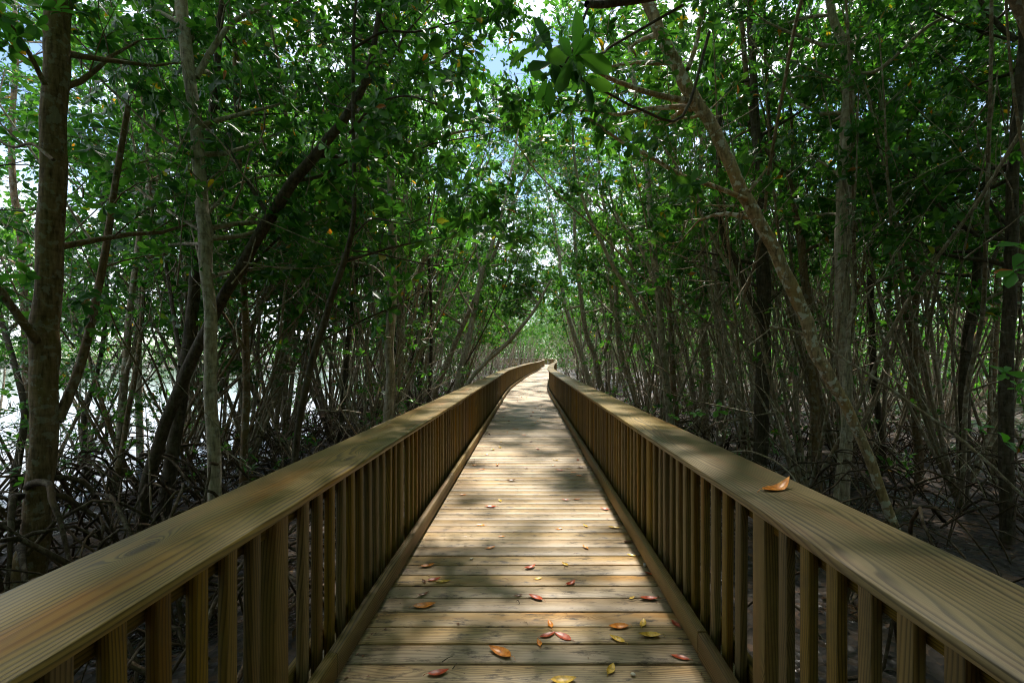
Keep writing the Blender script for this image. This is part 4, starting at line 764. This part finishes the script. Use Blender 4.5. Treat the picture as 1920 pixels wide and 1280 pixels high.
def undergrowth(n, xf, yr, zr, name, label, ln=.09, mat="leaf", kind="mid"):
    lf, n_ = MB(), 0; P, D = [], []
    for _ in range(n):
        y = yr[0] + (yr[1] - yr[0]) * rg.uniform() ** 1.2; x = xf(y); z = rg.uniform(*zr)
        if abs(x - cx_at(y)) < 1.35: continue
        c = np.array([x, y, z])
        for _2 in range(rg.integers(3, 8)):
            e = c + rg.normal(0, .16, 3); P.append(e); D.append(norm(rg.normal(0, .5, 3) + [0, 0, .9])); tube(lf, np.array([c - [0, 0, .15], (c + e) / 2, e]), .003, 3, mat=1)
    rosettes(lf, P, D, rg, 7, ln, kind)
    return tag(lf.obj(name, [M[mat], M["bark_grey"]]), label, "undergrowth", kind="stuff")
undergrowth(700, lambda y: rg.uniform(1.6, 9 + y * .6), (6, 32), (-.3, 2.2), "undergrowth", "low green sprays of leaves between the trunks behind the right railing")
undergrowth(330, lambda y: rg.uniform(float(shore(y)) - .8, -1.5), (5, 32), (-.2, 2.2), "undergrowth", "low green sprays of leaves between the trunks on the water side")
undergrowth(760, lambda y: rg.uniform(float(shore(y)) - 3.2, float(shore(y)) + .6), (3, 26), (-.5, 3.4), "shoreline_foliage", "leafy shoreline foliage against the bright water")
lit = MB(); n = 9000; y = 1 + 24 * rg.uniform(size=n) ** 1.2; x = np.where(rg.uniform(size=n) < .7, rg.uniform(1.1, 12, n), rg.uniform(-5, -1.1, n)); z = ground_z(x, y) + .012
lit_dir = rg.normal(size=(n, 3)); lit_dir[:, 2] *= .15; up = np.tile([0, 0, 1.0], (n, 1)) + rg.normal(0, .25, (n, 3)); leaves(lit, np.column_stack([x, y, z]), lit_dir, up, rg.uniform(.04, .09, n), "mid")
def litter_mat():
    m, nt = new_mat("litter_leaf"); g = N(nt, "ShaderNodeNewGeometry"); r = ramp(nt, [(0, (.03, .02, .012)), (.5, (.075, .042, .022)), (.85, (.13, .065, .03)), (1, (.2, .12, .04))]); nt.links.new(g.outputs["Random Per Island"], r.inputs[0]); out(nt, principled(nt, r.outputs[0], .6, .3).outputs[0]); return m
tag(lit.obj("leaf_litter", litter_mat()), "brown leaf litter strewn over the mud under the trees", "litter", kind="stuff")
def woods(name, label, boxes, ln, seed):
    mb = MB(); r2 = np.random.default_rng(seed)
    for x0, x1, y0, y1, z0, z1, n in boxes:
        nc = n // 40; C = np.column_stack([r2.uniform(x0, x1, nc), r2.uniform(y0, y1, nc), z0 + (z1 - z0) * r2.uniform(size=nc) ** .8])
        P = np.repeat(C, 40, 0) + r2.normal(0, .75, (nc * 40, 3)) * [1, 1, .6]; P[:, 2] = np.maximum(P[:, 2], WZ + .05); D = r2.normal(size=P.shape); D[:, 2] *= .6
        leaves(mb, P, D, r2.normal(size=P.shape) + [0, 0, 1.2], r2.uniform(.6, 1.3, len(P)) * ln, "far")
    return tag(mb.obj(name, M["leaf"]), label, "woods", kind="stuff")
woods("distant_woods", "dense green woods closing the view beyond the far turn and on the right", [(-16, 60, 104, 122, -.5, 13, 110000), (-14, 24, 84, 98, -.5, 5.5, 52000), (28, 40, 6, 106, -.5, 12, 110000), (17, 29, 10, 100, -.5, 3.4, 64000)], .34, 3)
woods("added_woods_behind", "unseen woods added behind the photographer to block light from the rear", [(-26, 42, -26, -13, -.5, 11, 150000), (22, 40, -14, 8, -.5, 11, 50000), (-24, -12, -16, -4, -.5, 9, 32000), (-12, 16, -13, -10, -.4, 5, 22000)], .42, 9)  # out of view, added to keep sky light off the camera-facing sides
woods("added_shade_canopy", "unseen leafy canopy added overhead to shade the near end of the walk", [(-7, 10, -10, 1.5, 5.2, 8.6, 120000), (-11, -4.5, -9, 2.0, 1.2, 7.5, 22000), (-3, 9, 1.5, 7, 7.3, 9.6, 52000), (-6, -1.5, -2, 3.5, 4.6, 7, 18000)], .13, 21)  # leaf mass above the frame, added to darken the near deck and handrails
woods("far_shore_woods", "yellow-green woods low on the opposite shore across the water", [(-150, -12, 118, 130, -.6, 6, 50000)], .55, 4)
